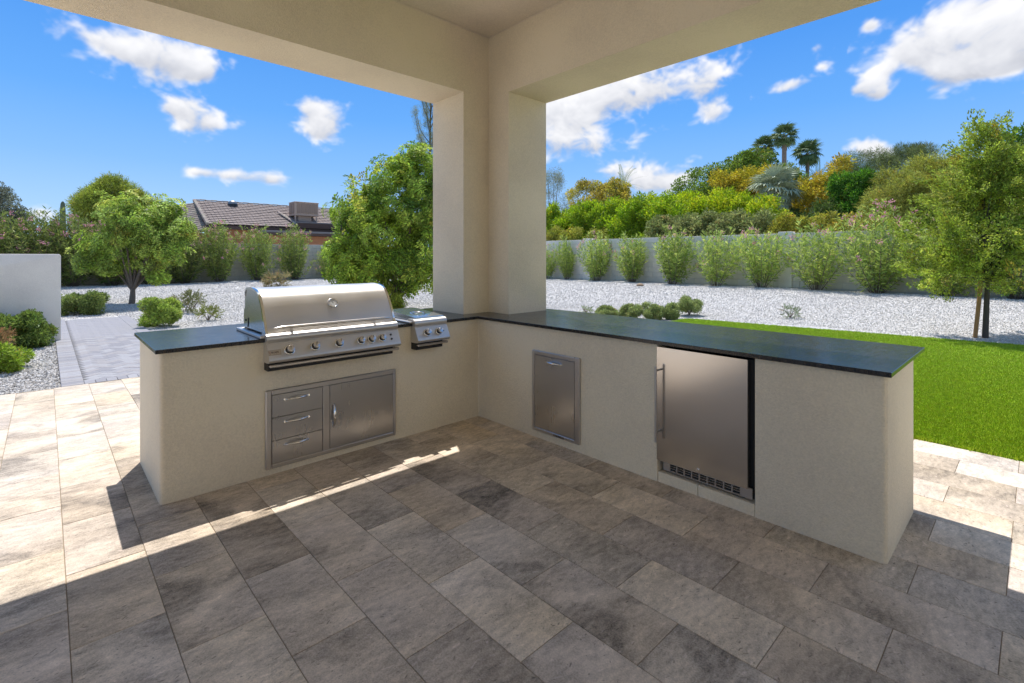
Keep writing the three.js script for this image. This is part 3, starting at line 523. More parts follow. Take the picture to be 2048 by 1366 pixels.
{
  const f = thing('fridge', 'undercounter refrigerator with plain stainless door and vertical bar handle', 'fridge', [0.3, 0.07, 2.11]);
  part('cabinet', bb(0.042, 0.58, 0.10, 0.872, 1.832, 2.404, 0.004), M.black, f);
  // door: slightly bulged skin on a flat-edged slab
  const q = new THREE.BoxGeometry(0.045, 0.727, 0.568, 1, 16, 16), p = q.attributes.position;
  for (let i = 0; i < p.count; i++) if (p.getX(i) < 0) { const y = p.getY(i) / 0.3635, z = p.getZ(i) / 0.284; p.setX(i, p.getX(i) - 0.0045 * (1 - y * y) * (1 - 0.7 * z * z)); }
  q.computeVertexNormals(); q.translate(0.0155, 0.5085, 2.1005);
  const d = part('door', uvBox(q), PHY({ color: lin(0.63, 0.60, 0.565), metalness: 1, roughness: 0.21 }), f);
  const h = part('handle', new THREE.CylinderGeometry(0.0075, 0.0075, 0.482, 16).translate(-0.058, 0.516, 1.838), M.steelFrame, d);
  for (const y of [0.728, 0.338]) part('post', new THREE.CylinderGeometry(0.006, 0.006, 0.056, 12).rotateZ(Math.PI / 2).translate(-0.030, y, 1.838), M.steelDark, d);
  part('gasket', bb(0.034, 0.046, 0.146, 0.87, 1.822, 2.378, 0.002), M.black, f);
  // louvred base grille: face plate with three rows of real slots
  const bars = [bb(0.022, 0.034, 0.128, 0.141, 1.845, 2.400, 0.001), bb(0.022, 0.034, 0.080, 0.088, 1.845, 2.400, 0.001)], Z0 = 1.893, pitch = 0.0495;
  for (const y of [0.1005, 0.1145]) bars.push(bb(0.0222, 0.034, y, y + 0.004, 1.845, 2.400, 0.0008));
  bars.push(bb(0.0218, 0.034, 0.088, 0.128, 1.845, Z0, 0.001));
  for (let k = 1; k <= 9; k++) bars.push(bb(0.0218, 0.034, 0.088, 0.128, Z0 + k * pitch - 0.008, k === 9 ? 2.400 : Z0 + k * pitch, 0.001));
  part('grille', join(bars), M.steelFrame, f);
  part('grille_back', bb(0.036, 0.06, 0.078, 0.142, 1.84, 2.402, 0.001), M.black, f);
  part('lock', new THREE.CylinderGeometry(0.0085, 0.0095, 0.012, 18).rotateZ(Math.PI / 2).translate(-0.0105, 0.163, 2.092), M.chrome, d);
  for (const z of [1.87, 2.36]) part('foot', new THREE.CylinderGeometry(0.016, 0.016, 0.04, 12).translate(0.09, 0.085, z), M.black, f);
}

// ------------------------------------------------------------------ walls
{
  const w = thing('garden_wall', 'low smooth grey stucco wall with rounded top corner beside the paver path', 'wall', [-5.5, 0, -8.33]);
  const s = roundedShape([[-9.2, -0.1], [-2.685, -0.1], [-2.685, 1.502], [-9.2, 1.502]], [0, 0, 0.045, 0]);
  const g = new THREE.ExtrudeGeometry(s, { depth: 0.20, bevelEnabled: true, bevelSize: 0.012, bevelThickness: 0.012, bevelOffset: -0.012, bevelSegments: 3 }); g.translate(0, 0, -8.42);
  part('wall_body', uvBox(toCreasedNormals(g, 0.6)), M.wallGrey, w);
}
{
  const w = thing('block_wall', 'long pale painted concrete block wall with pilasters behind the row of oleanders, right side', 'wall', [15.5, 0.4, -9]);
  const B = 0.4064, C = 0.2032, base = 0.43, r = rng(61), rest = [], geo = bb(-0.1, 0.1, 0.0035, C - 0.0035, 0.0035 - B / 2, B / 2 - 0.0035, 0.006);
  part('wall_core', bb(15.42, 15.58, -0.1, base + 9 * C - 0.005, -23.6, 9, 0.002), STD({ color: lin(0.60, 0.59, 0.58), roughness: 1 }), w);
  for (let row = 0; row < 9; row++) for (let k = 0; k < 80; k++) {
    const z = 8.8 - k * B + (row % 2 ? B / 2 : 0), y = base + row * C; if (z < -23.4) continue;
    const jit = (r() - 0.5) * 0.004;
    if (z < 3.2 && z > -9.3) mesh('block', geo, blockTint[Math.floor(r() * 3)], w, [jit, y - 0.4, z + 9]);
    else rest.push(geo.clone().translate(15.5 + jit, y, z));
  }
  const m = part('block_field', join(rest), blockTint[0], w); m.userData.kind = 'stuff';
  for (const z of [-14.7, -10.85, -6.6, -2.4, 1.75, 5.9]) part('pilaster', bb(15.33, 15.67, 0.3, base + 9 * C + 0.05, z - 0.21, z + 0.21, 0.008), blockTint[2], w);
}
{
  const w = thing('block_wall', 'beige grey block wall along the back of the yard, below the tiled house roof', 'wall', [0, 0.3, -23.9]);
  const B = 0.4064, C = 0.2032, geo = bb(-B / 2 + 0.004, B / 2 - 0.004, 0.004, C - 0.004, -0.1, 0.1, 0.006), rest = [];
  part('wall_core', bb(-30, 15.4, -0.1, 0.3 + 9 * C - 0.005, -23.98, -23.82, 0.002), STD({ color: lin(0.30, 0.29, 0.27), roughness: 1 }), w);
  for (let row = 0; row < 9; row++) for (let k = 0; k < 50; k++) rest.push(geo.clone().translate(-5 + k * B + (row % 2 ? B / 2 : 0), 0.3 + row * C, -23.9));
  const m = part('block_field', join(rest), STD({ color: lin(0.66, 0.62, 0.56), roughness: 0.95, map: rep(mottle, 1.7), bumpMap: rep(sand, 1), bumpScale: 0.003 }), w); m.userData.kind = 'stuff';
}

// ------------------------------------------------------------------ neighbour's house with tiled roof
{
  const h = thing('tiled_house', 'single-storey house with brown clay tile roof and rooftop cooler stand behind back wall', 'house', [10, 0, -42]);
  // front slope: ridge at y 6.0, z -43.2 ; eave at y 3.88, z -38.6
  const RZ = -43.2, RY = 6.0, EZ = -38.6, EY = 3.88, XL = 5.85, dz = EZ - RZ, dy = EY - RY, len = Math.hypot(dz, dy), ang = Math.atan2(-dy, dz);
  part('wall', join([bb(7.4, 19, -0.2, 3.75, -47.2, -39.2, 0.02), bb(2.0, 7.4, -0.2, 3.3, -47, -40.5, 0.02)]), M.houseWall, h);
  const slabG = (xa, xb, y0, z0, y1, z1, t) => { const s = new THREE.BufferGeometry(), P = [xa, y0, z0, xb, y0, z0, xb, y1, z1, xa, y1, z1].flatMap((v) => v), Q = P.map((v, i) => (i % 3 === 1 ? v - t : v)); s.setAttribute('position', new THREE.Float32BufferAttribute([...P, ...Q], 3)); s.setIndex([0, 3, 2, 0, 2, 1, 4, 6, 7, 4, 5, 6, 0, 1, 5, 0, 5, 4, 3, 7, 6, 3, 6, 2, 0, 4, 7, 0, 7, 3, 1, 2, 6, 1, 6, 5]); return uvBox(s.toNonIndexed()); };
  const roof = part('roof', join([slabG(XL + 0.1, 19.4, RY - 0.06, RZ, EY - 0.05, EZ, 0.12), slabG(XL + 0.1, 19.4, RY - 0.06, RZ, EY - 0.05, RZ - dz, 0.12)]), M.fascia, h);
  const barrel = (w, l) => { const g = new THREE.CylinderGeometry(w / 2, w / 2, l, 6, 1, true, -Math.PI / 2, Math.PI); g.rotateX(-Math.PI / 2); g.scale(1, 0.62, 1); return g; };   // arch opening down, axis along z
  const rows = 13, cols = 46, wT = (19.4 - XL) / cols, lT = len / rows, tiles = [], r = rng(3);
  const one = bb(-wT / 2 + 0.008, wT / 2 - 0.008, -0.03, 0.03, -lT / 2, lT / 2 + 0.05, 0.008);
  for (let j = 0; j < rows; j++) for (let i = 0; i < cols; i++) { const t = (j + 0.5) / rows; tiles.push(one.clone().rotateX(-0.16 + (r() - 0.5) * 0.03).rotateX(ang).translate(XL + (i + 0.5) * wT, RY + dy * t + 0.05 + (r() - 0.5) * 0.02, RZ + dz * t)); }
  const tf = part('roof_tile_field', join(tiles), M.roofTile[0], roof); tf.userData.kind = 'stuff';
  for (let i = 0; i < 34; i++) part('ridge_tile', barrel(0.24, 0.42).rotateY(Math.PI / 2).translate(XL + 0.2 + i * 0.4, RY + 0.06 + (i % 2) * 0.02, RZ), M.roofTile[i % 4], roof);
  // rake: tiles on edge over a dark barge board
  for (let i = 0; i < 14; i++) { const t = (i + 0.5) / 14; part('rake_tile', bb(-0.10, 0.12, -0.13, 0.07, -0.19, 0.17, 0.02).rotateX(ang).translate(XL, RY + dy * t + 0.06, RZ + dz * t), M.roofTile[(i * 3) % 4], roof); }
  part('barge_board', slabG(XL - 0.02, XL + 0.08, RY - 0.10, RZ, EY - 0.08, EZ, 0.30), M.fascia, roof);
  part('fascia', bb(XL, 19.4, EY - 0.33, EY - 0.07, EZ - 0.05, EZ + 0.03, 0.01), M.fascia, h);
  // hipped wing falling to the left with big barrel tiles
  const A = v3(5.75, 5.75, -43.0), D = v3(6.9, 3.7, -39.2), slope = v3(-0.83, -0.36, 0.43).normalize(), along = D.clone().sub(A);
  const wingW = along.length(), e1 = along.clone().normalize(), nrm = e1.clone().cross(slope).normalize(); if (nrm.y < 0) nrm.negate();
  const mat4 = new THREE.Matrix4(), sd = slope.clone().addScaledVector(e1, -slope.dot(e1)).normalize(); mat4.makeBasis(e1.clone().cross(sd).dot(nrm) > 0 ? sd.clone().cross(nrm).negate() : e1, nrm, sd);
  { // keep a right-handed frame: x across the courses, y off the roof, z down the slope
    const xAx = nrm.clone().cross(sd).normalize(); mat4.makeBasis(xAx, nrm, sd);
  }
  const wing = part('roof', (() => { const s = new THREE.BufferGeometry(), q = [A, D, D.clone().addScaledVector(sd, 3.6), A.clone().addScaledVector(sd, 3.6)]; s.setAttribute('position', new THREE.Float32BufferAttribute([...q, ...q.map((p) => p.clone().addScaledVector(nrm, -0.12))].flatMap((p) => [p.x, p.y, p.z]), 3)); s.setIndex([0, 1, 2, 0, 2, 3, 4, 6, 5, 4, 7, 6, 0, 4, 1, 1, 4, 5, 1, 5, 2, 2, 5, 6, 2, 6, 3, 3, 6, 7, 3, 7, 0, 0, 7, 4]); return uvBox(s.toNonIndexed()); })(), M.fascia, h);
  for (let j = 0; j < 9; j++) for (let i = 0; i < 15; i++) {
    const p = A.clone().addScaledVector(e1, (i + 0.5) / 15 * wingW).addScaledVector(sd, 0.2 + j * 0.4).addScaledVector(nrm, 0.03), g = barrel(wingW / 15 * 0.92, 0.43); g.rotateX(0.06).applyMatrix4(mat4).translate(p.x, p.y, p.z);
    part('barrel_tile', g, M.roofTile[Math.floor(r() * 4)], wing);
  }
  // lower flat porch roof and post-and-beam porch
  part('porch_roof', bb(9.4, 17.2, 3.36, 3.52, -39.2, -37.0, 0.02), M.roofFlat, h); part('porch_fascia', bb(9.4, 17.2, 3.16, 3.36, -37.08, -37.0, 0.01), M.fascia, h);
  part('porch_wall', bb(9.8, 17.0, -0.2, 3.16, -37.6, -37.4, 0.02), M.houseWall, h);
  // ridge of tiles at the valley end and flat deck under the cooler
  for (let i = 0; i < 8; i++) { const t = i / 7; part('verge_tile', barrel(0.30, 0.42).rotateX(ang).rotateY(0.16).translate(mix(11.75, 12.35, t), mix(5.12, 4.05, t) + 0.1, mix(-41.1, -38.75, t)), M.roofTile[i % 4], roof); }
  part('roof_deck', bb(12.35, 19.4, 4.28, 4.36, -41.6, -38.5, 0.01), M.roofFlat, h); part('deck_fascia', bb(12.35, 19.4, 3.86, 4.28, -38.56, -38.48, 0.01), M.fascia, h);
  const vent = part('roof_vent', new THREE.SphereGeometry(0.36, 16, 8, 0, Math.PI * 2, 0, Math.PI / 2).scale(1, 0.85, 0.8).translate(8.45, 5.84, -42.45), M.steelDark, h);
  part('vent_collar', new THREE.CylinderGeometry(0.37, 0.40, 0.22, 16).translate(8.45, 5.75, -42.45), M.black, vent);
}
{
  const c = thing('rooftop_cooler', 'tan box-shaped evaporative cooler on legs standing on the tiled roof', 'cooler', [13.4, 4.36, -40.1]);
  part('cabinet', bb(12.45, 14.45, 5.12, 6.10, -40.95, -39.55, 0.02), M.cooler, c);
  part('top_lid', bb(12.42, 14.48, 6.10, 6.16, -40.98, -39.50, 0.015), M.cooler, c);
  for (let i = 0; i < 5; i++) { const p = part('louvre_panel', bb(12.60 + i * 0.36, 12.92 + i * 0.36, 5.20, 6.02, -39.56, -39.52, 0.01), M.coolerPad, c); }
  part('louvre_panel', bb(12.40, 12.44, 5.20, 6.02, -40.8, -40.3, 0.01), M.coolerPad, c); part('louvre_panel', bb(12.40, 12.44, 5.20, 6.02, -40.22, -39.7, 0.01), M.coolerPad, c);
  part('base_pan', bb(12.45, 14.45, 4.98, 5.12, -40.93, -39.53, 0.02), M.cooler, c);
  for (const [x, z] of [[12.5, -39.6], [14.3, -39.6], [12.5, -40.85], [14.3, -40.85]]) part('leg', bb(x - 0.05, x + 0.05, 4.36, 4.98, z - 0.05, z + 0.05, 0.01), M.cooler, c);
  part('duct', bb(12.85, 13.95, 4.36, 4.98, -40.7, -39.85, 0.02), M.cooler, c);
}

// ------------------------------------------------------------------ turf lawn
{
  structure('lawn', plan([[2.172, -2.15], [8.08, -2.15], [8.75, 3.33], [9.75, 12], [2.172, 12]], -0.09, -0.004), M.turfBase);
  const r = rng(71), P = [], I = [], C = [];
  for (let b = 0; b < 11; b++) { const a = r() * 6.28, d = Math.sqrt(r()) * 0.024, x = Math.cos(a) * d, z = Math.sin(a) * d, h = 0.020 + r() * 0.016, w = 0.0016 + r() * 0.0012, t = r() * 6.28, lx = (r() - 0.5) * 0.022, lz = (r() - 0.5) * 0.022, k = P.length / 3, cx = Math.cos(t) * w, cz = Math.sin(t) * w, s = 0.75 + r() * 0.5;
    P.push(x - cx, 0, z - cz, x + cx, 0, z + cz, x + lx * 0.5 + cx * 0.8, h * 0.62, z + lz * 0.5 + cz * 0.8, x + lx * 0.5 - cx * 0.8, h * 0.62, z + lz * 0.5 - cz * 0.8, x + lx, h, z + lz); I.push(k, k + 1, k + 2, k, k + 2, k + 3, k + 3, k + 2, k + 4); }
  const g = new THREE.BufferGeometry(); g.setAttribute('position', new THREE.Float32BufferAttribute(P, 3)); g.setIndex(I);
  const spots = [];
  for (let i = 0; i < 260000 && spots.length < 90000; i++) {
    const x = 2.17 + r() * 7.2, z = -2.15 + r() * 7.6; if (x > 8.08 + (z + 2.15) * 0.122) continue;
    const d = Math.hypot(x - EYE.x, z - EYE.z); if (r() > clamp(6.2 / d) * clamp(6.2 / d) * 1.1) continue;
    const q = v3(x, 0, z).project(camera); if (q.x > 1.08 || q.x < -0.2) continue;
    spots.push([x, z, d]);
  }
  const im = new THREE.InstancedMesh(g, M.blade, spots.length), mt = new THREE.Matrix4(), q = new THREE.Quaternion(), up = v3(0, 1, 0), col = new THREE.Color();
  spots.forEach(([x, z, d], i) => { const s = (0.85 + r() * 0.4) * clamp(d / 6.2, 1, 2); q.setFromAxisAngle(up, r() * 6.28); mt.compose(v3(x, -0.004, z), q, v3(s, 0.8 + r() * 0.35, s)); im.setMatrixAt(i, mt); const k = 0.75 + r() * 0.5; im.setColorAt(i, col.setRGB(0.34 * k + r() * 0.07, 0.52 * k, 0.014 * k)); });
  im.name = 'grass'; im.userData = { kind: 'stuff', label: 'bright green artificial turf blades beside the patio', category: 'grass' }; im.castShadow = im.receiveShadow = true; scene.add(im);
}

// ------------------------------------------------------------------ loose gravel
{
  const r = rng(81), variants = [], mt = new THREE.Matrix4(), q = new THREE.Quaternion(), e = new THREE.Euler(), col = new THREE.Color();
  const g = mergeVertices(new THREE.IcosahedronGeometry(1, 0).deleteAttribute('normal').deleteAttribute('uv')), p = g.attributes.position;
  for (let i = 0; i < p.count; i++) { const k = 0.7 + r() * 0.55; p.setXYZ(i, p.getX(i) * k, p.getY(i) * k * 0.75, p.getZ(i) * k); }
  const pts = [];
  const add = (x, z, s) => { if (onPatio(x, z, 0.012) || onPath(x, z, 0.012) || onTurf(x, z, 0.03) || x > 15.3 || z < -23.7 || (z < -8.2 && z > -8.45 && x < -2.67)) return; const d = v3(x, 0, z).sub(EYE).dot(FWD); if (d < 2) return; const w = v3(x, 0, z).project(camera); if (Math.abs(w.x) > 1.06) return; pts.push([x, z, s]); };
  for (let i = 0; i < 26000; i++) add(-4.6 + r() * 1.9, -8.3 + r() * 4.4, 0.007 + Math.pow(r(), 2) * 0.010);
  for (let i = 0; i < 700000 && pts.length < 230000; i++) {
    const x = -6 + r() * 21.4, z = -23.8 + r() * 31, d = Math.hypot(x - EYE.x, z - EYE.z); if (r() > Math.pow(10.5 / Math.max(d, 7), 1.2)) continue;
    add(x, z, (0.006 + Math.pow(r(), 2) * 0.007) * clamp(d / 14, 0.8, 1.2));
  }
  const im = new THREE.InstancedMesh(g, M.pebble, pts.length);
  pts.forEach(([x, z, s], i) => { e.set(r() * 6, r() * 6, r() * 6); q.setFromEuler(e); mt.compose(v3(x, rise(x, z) - 0.026 + s * (0.1 + r() * 0.8), z), q, v3(s, s, s)); im.setMatrixAt(i, mt); const k = x < -2.6 && z > -8.3 ? 0.22 + Math.pow(r(), 0.8) * 0.5 : 0.38 + r() * 0.34, h = r(); im.setColorAt(i, col.setRGB(k * (1.0 + 0.06 * h), k * 0.975, k * (0.955 - 0.09 * h))); });
  im.name = 'gravel'; im.userData = { kind: 'stuff', label: 'loose white and grey gravel stones covering the yard', category: 'gravel' }; im.castShadow = im.receiveShadow = true; scene.add(im);
  console.log('pebbles', pts.length);
}

// ------------------------------------------------------------------ leaves
class Leaves {
  constructor() { this.P = []; this.I = []; this.C = []; }
  add(p, dir, nrm, len, wid, fold = 0.25, col) {           // a leaf folded along its midrib
    const k = this.P.length / 3, s = dir.clone().cross(nrm).normalize().multiplyScalar(wid / 2), n = s.clone().cross(dir).normalize().multiplyScalar(wid * fold), m = p.clone().addScaledVector(dir, len * 0.48), t = p.clone().addScaledVector(dir, len);
    this.P.push(p.x, p.y, p.z, m.x + s.x + n.x, m.y + s.y + n.y, m.z + s.z + n.z, t.x, t.y, t.z, m.x - s.x + n.x, m.y - s.y + n.y, m.z - s.z + n.z); this.I.push(k, k + 1, k + 2, k, k + 2, k + 3);
    if (!col) { const h = TAB[(k * 2654435761 >>> 7) & 65535], b = 0.42 + h * 1.15; col = [b * (0.9 + 0.2 * TAB[(k * 7919) & 65535]), b, b]; }
    for (let i = 0; i < 4; i++) this.C.push(...col);
  }
  geo() { const g = new THREE.BufferGeometry(); g.setAttribute('position', new THREE.Float32BufferAttribute(this.P, 3)); if (this.C.length) g.setAttribute('color', new THREE.Float32BufferAttribute(this.C, 3)); g.setIndex(this.I); return g; }
}
const dirR = (r, up = 0) => { const z = r() * 2 - 1, a = r() * 6.2832, s = Math.sqrt(1 - z * z); return v3(s * Math.cos(a), z + up, s * Math.sin(a)).normalize(); };
const cluster = {};
{
  const r = rng(101);
  const ball = (n, R, len, wid, out = 0.6, fold) => { const L = new Leaves(); for (let i = 0; i < n; i++) { const d = dirR(r, 0.25), p = d.clone().multiplyScalar(R * Math.pow(r(), 0.4)), f = dirR(r).multiplyScalar(1 - out).addScaledVector(d, out).normalize(); L.add(p, f, dirR(r, 0.8), len * (0.7 + 0.6 * r()), wid * (0.7 + 0.6 * r()), fold); } return L.geo(); };
  cluster.broad = ball(26, 0.17, 0.085, 0.045);
  cluster.ficus = ball(34, 0.19, 0.085, 0.042, 0.7);
  cluster.tuft = ball(26, 0.075, 0.042, 0.021, 0.65);
  cluster.big = ball(26, 0.30, 0.17, 0.085, 0.6);
  cluster.huge = ball(26, 0.48, 0.26, 0.13, 0.6);
  cluster.feather = ball(46, 0.34, 0.17, 0.022, 0.45);
  cluster.needle = ball(46, 0.30, 0.24, 0.016, 0.85);
  // oak spray: short twig with many small leaves in a flat fan, along +y
  { const L = new Leaves(); for (let i = 0; i < 44; i++) { const t = r(), p = v3((r() - 0.5) * 0.13 * (0.4 + t), t * 0.26 - 0.06, (r() - 0.5) * 0.10), d = v3(r() - 0.5, 0.5 + 0.5 * r(), r() - 0.5).normalize(); L.add(p, d, dirR(r, 0.3), 0.034 + r() * 0.024, 0.017 + r() * 0.010, 0.2); } cluster.oak = L.geo(); }
  // pinnate spray: five arching stalks with paired leaflets, drooping
  { const L = new Leaves(); for (let k = 0; k < 5; k++) { const a = k / 5 * 6.28 + r(), out = v3(Math.cos(a), 0.25 + r() * 0.5, Math.sin(a)).normalize(); for (let j = 0; j < 5; j++) { const t = (j + 1) / 5, p = out.clone().multiplyScalar(0.26 * t); p.y -= 0.17 * t * t; const side = out.clone().cross(v3(0, 1, 0)).normalize(); for (const s of [-1, 1]) { const d = side.clone().multiplyScalar(s * 0.8).addScaledVector(out, 0.55); d.y += 0.15 - 0.65 * r(); L.add(p, d.normalize(), v3(r() - 0.5, 1, r() - 0.5).normalize(), 0.072 + r() * 0.034, 0.033 + r() * 0.013, 0.2); } } } cluster.pinnate = L.geo(); }
  // upright sprig for small shrubs
  { const L = new Leaves(); for (let i = 0; i < 30; i++) { const t = r(), a = r() * 6.28, d = v3(Math.cos(a) * 0.7, 0.5 + r() * 0.6, Math.sin(a) * 0.7).normalize(); L.add(v3((r() - 0.5) * 0.03, t * 0.16, (r() - 0.5) * 0.03), d, dirR(r, 0.6), 0.03 + r() * 0.02, 0.011 + r() * 0.007, 0.2); } cluster.sprig = L.geo(); }
}
// lumpy crown: every blob carries smaller lumps whose skin carries the leaf clusters
function crownSpots(blobs, n, seed, { lumps = 16, lumpR = 0.42, inner = 0.14, spread = 1, droop = 0, airy = false, shoots = 0, shootLen = 0.5, flat = 1 } = {}) {
  const r = rng(seed), L = [];
  for (const [x, y, z, rx, ry, rz] of blobs) for (let i = 0; i < lumps; i++) { const d = dirR(r, 0.15), k = airy ? 0.25 + 0.72 * Math.sqrt(r()) : 0.58 + 0.26 * r(); L.push({ c: v3(x + d.x * rx * k, y + d.y * ry * k, z + d.z * rz * k), r: [rx, ry * flat, rz].map((q) => q * lumpR * (airy ? 0.45 + 0.95 * r() : 0.65 + 0.6 * r())), o: v3(x, y, z), tone: 0.86 + 0.28 * r() }); }
  const tot = L.reduce((s, l) => s + l.r[0] * l.r[1], 0), out = [];
  for (const l of L) { const k = Math.round(n * l.r[0] * l.r[1] / tot);
    for (let i = 0; i < k; i++) { const d = dirR(r, 0.2), o = l.c.clone().sub(l.o).normalize(); d.addScaledVector(o, 0.55).normalize(); const q = airy ? Math.pow(r(), 0.6) * (r() < 0.12 ? 1.5 : 1.12) : r() < inner ? r() * 0.7 : 0.78 + Math.pow(r(), 2) * 0.38 * spread; out.push({ p: v3(l.c.x + d.x * l.r[0] * q, l.c.y + d.y * l.r[1] * q, l.c.z + d.z * l.r[2] * q), d: v3(d.x, d.y - droop, d.z).normalize(), tone: l.tone }); } }
  for (let i = 0; i < shoots; i++) { const [x, y, z, rx, ry, rz] = blobs[Math.floor(r() * blobs.length)], d = dirR(r, 0.55), s0 = d.y < -0.1 ? (d.y = 0.1) : 0, s = v3(x + d.x * rx * 0.85, y + d.y * ry * 0.85, z + d.z * rz * 0.85), g = d.clone().add(v3(0, 0.45, 0)).normalize(), m = 4 + Math.floor(r() * 4); for (let j = 0; j < m; j++) { const p = s.clone().addScaledVector(g, shootLen * (0.5 + 0.8 * r()) * j / m); out.push({ p, d: g.clone().add(dirR(r).multiplyScalar(0.6)).normalize(), tone: 1.05 }); } }
  return out;
}
function foliage(name, parent, geo, spots, size, [c0, c1], seed, mat = M.leaf, roll = true) {
  const r = rng(seed), im = new THREE.InstancedMesh(geo, mat, spots.length), mt = new THREE.Matrix4(), q = new THREE.Quaternion(), q2 = new THREE.Quaternion(), up = v3(0, 1, 0), col = new THREE.Color(), base = parent.position;
  spots.forEach((s, i) => { const k = size * (0.7 + 0.6 * r()); q.setFromUnitVectors(up, s.d); if (roll) q.multiply(q2.setFromAxisAngle(up, r() * 6.28)); mt.compose(s.p.clone().sub(base), q, v3(k, k, k)); im.setMatrixAt(i, mt); const t = r(), b = (0.78 + 0.44 * r()) * s.tone * 1.3; const w = r() < 0.03 ? 1 : 0; im.setColorAt(i, col.setRGB(Math.min(0.75, mix(c0[0], c1[0], t) * b * (1 + 0.45 * w)), Math.min(0.75, mix(c0[1], c1[1], t) * b * (1 - 0.05 * w)), mix(c0[2], c1[2], t) * b)); });
  im.name = name; im.castShadow = im.receiveShadow = true; parent.add(im); return im;
}
function limbs(base, tips, r0, seed, fork = 0.35) {         // trunk that forks into limbs reaching each tip
  const r = rng(seed), geos = [], top = tips.reduce((s, t) => s.add(t), v3(0, 0, 0)).multiplyScalar(1 / tips.length), f = base.clone().lerp(top, fork); f.x = mix(base.x, f.x, 0.5); f.z = mix(base.z, f.z, 0.5);
  geos.push(sweep(curve([base.clone().setY(base.y - 0.05), base.clone().lerp(f, 0.5).add(v3((r() - 0.5) * r0, 0, (r() - 0.5) * r0)), f], 8), (t) => r0 * (1.15 - 0.35 * t), 9));
  for (const t of tips) { const a = f.clone().lerp(base, 0.12), m = a.clone().lerp(t, 0.5).add(v3((r() - 0.5) * 0.25, 0.1 + 0.2 * r(), (r() - 0.5) * 0.25).multiplyScalar(a.distanceTo(t) * 0.4)); geos.push(sweep(curve([a, m, t], 9), (k) => r0 * (0.5 - 0.45 * k), 6)); }
  return join(geos);
}
const at = (x, z) => [x, rise(x, z) - 0.02, z];
// camera-side helper for siting far crowns: a crown is laid out by its own width across the line of sight
const across = (w, d = 0.8) => [w * 0.5 * (Math.abs(RGT.x) + d * Math.abs(FWD.x)) * 0.8, w * 0.5 * (Math.abs(RGT.z) + d * Math.abs(FWD.z)) * 0.8];

// ------------------------------------------------------------------ near trees
function tree(name, label, x, z, trunkR, blobs, o) {
  const b = at(x, z), t = thing(name, label, o.category ?? 'tree', b, o.group), base = v3(...b);
  const spots = crownSpots(blobs, o.n, o.seed, o), tips = [], r = rng(o.seed + 7);
  for (const [bx, by, bz, rx, ry, rz] of blobs) for (let i = 0; i < (o.limbs ?? 3); i++) { const d = dirR(r, 0.3); tips.push(v3(bx + d.x * rx * 0.7, by + d.y * ry * 0.75, bz + d.z * rz * 0.7)); }
  part('trunk', limbs(base, tips, trunkR, o.seed + 3, o.fork), o.bark ?? M.bark, t);
  foliage('crown', t, cluster[o.leaf], spots, o.size ?? 1, o.tint, o.seed + 9);
  return t;
}
tree('young_tree', 'young broad tree with low forked trunk and light feathery leaves, beyond the paver path', -1.06, -14.55, 0.075, [[-1.5, 1.3, -14.9, 0.6, 0.5, 0.65], [-0.45, 1.35, -14.4, 0.72, 0.6, 0.75], [-0.95, 1.9, -14.6, 0.8, 0.6, 0.8], [-1.15, 2.5, -14.6, 0.42, 0.48, 0.45], [-0.05, 1.95, -14.3, 0.5, 0.48, 0.5], [-0.4, 2.45, -14.5, 0.32, 0.4, 0.32]],
  { n: 620, seed: 201, leaf: 'pinnate', size: 0.92, tint: [[0.20, 0.30, 0.035], [0.50, 0.58, 0.11]], lumps: 15, lumpR: 0.30, airy: true, shoots: 70, shootLen: 0.5, limbs: 3, fork: 0.22, spread: 1.5, droop: 0.15 });
tree('young_tree', 'dense green leafy tree standing behind the grill, left of the stucco pier', 4.2, -8.51, 0.07, [[3.1, 1.25, -9.2, 0.7, 0.65, 0.7], [3.45, 1.05, -9.0, 0.7, 0.65, 0.8], [4.7, 1.35, -8.1, 0.95, 0.85, 0.9], [4.05, 2.05, -8.6, 1.15, 0.9, 1.1], [4.9, 2.7, -8.1, 0.85, 0.8, 0.85], [4.1, 3.2, -8.6, 0.75, 0.75, 0.75], [4.6, 3.75, -8.3, 0.5, 0.5, 0.5], [3.3, 2.5, -9.1, 0.6, 0.6, 0.6], [4.4, 0.95, -8.4, 0.7, 0.45, 0.7]],
  { n: 1250, seed: 211, leaf: 'pinnate', size: 0.95, tint: [[0.16, 0.27, 0.02], [0.48, 0.58, 0.07]], lumps: 18, lumpR: 0.30, airy: true, shoots: 130, shootLen: 0.5, limbs: 3, fork: 0.2, spread: 1.4, droop: 0.15 });
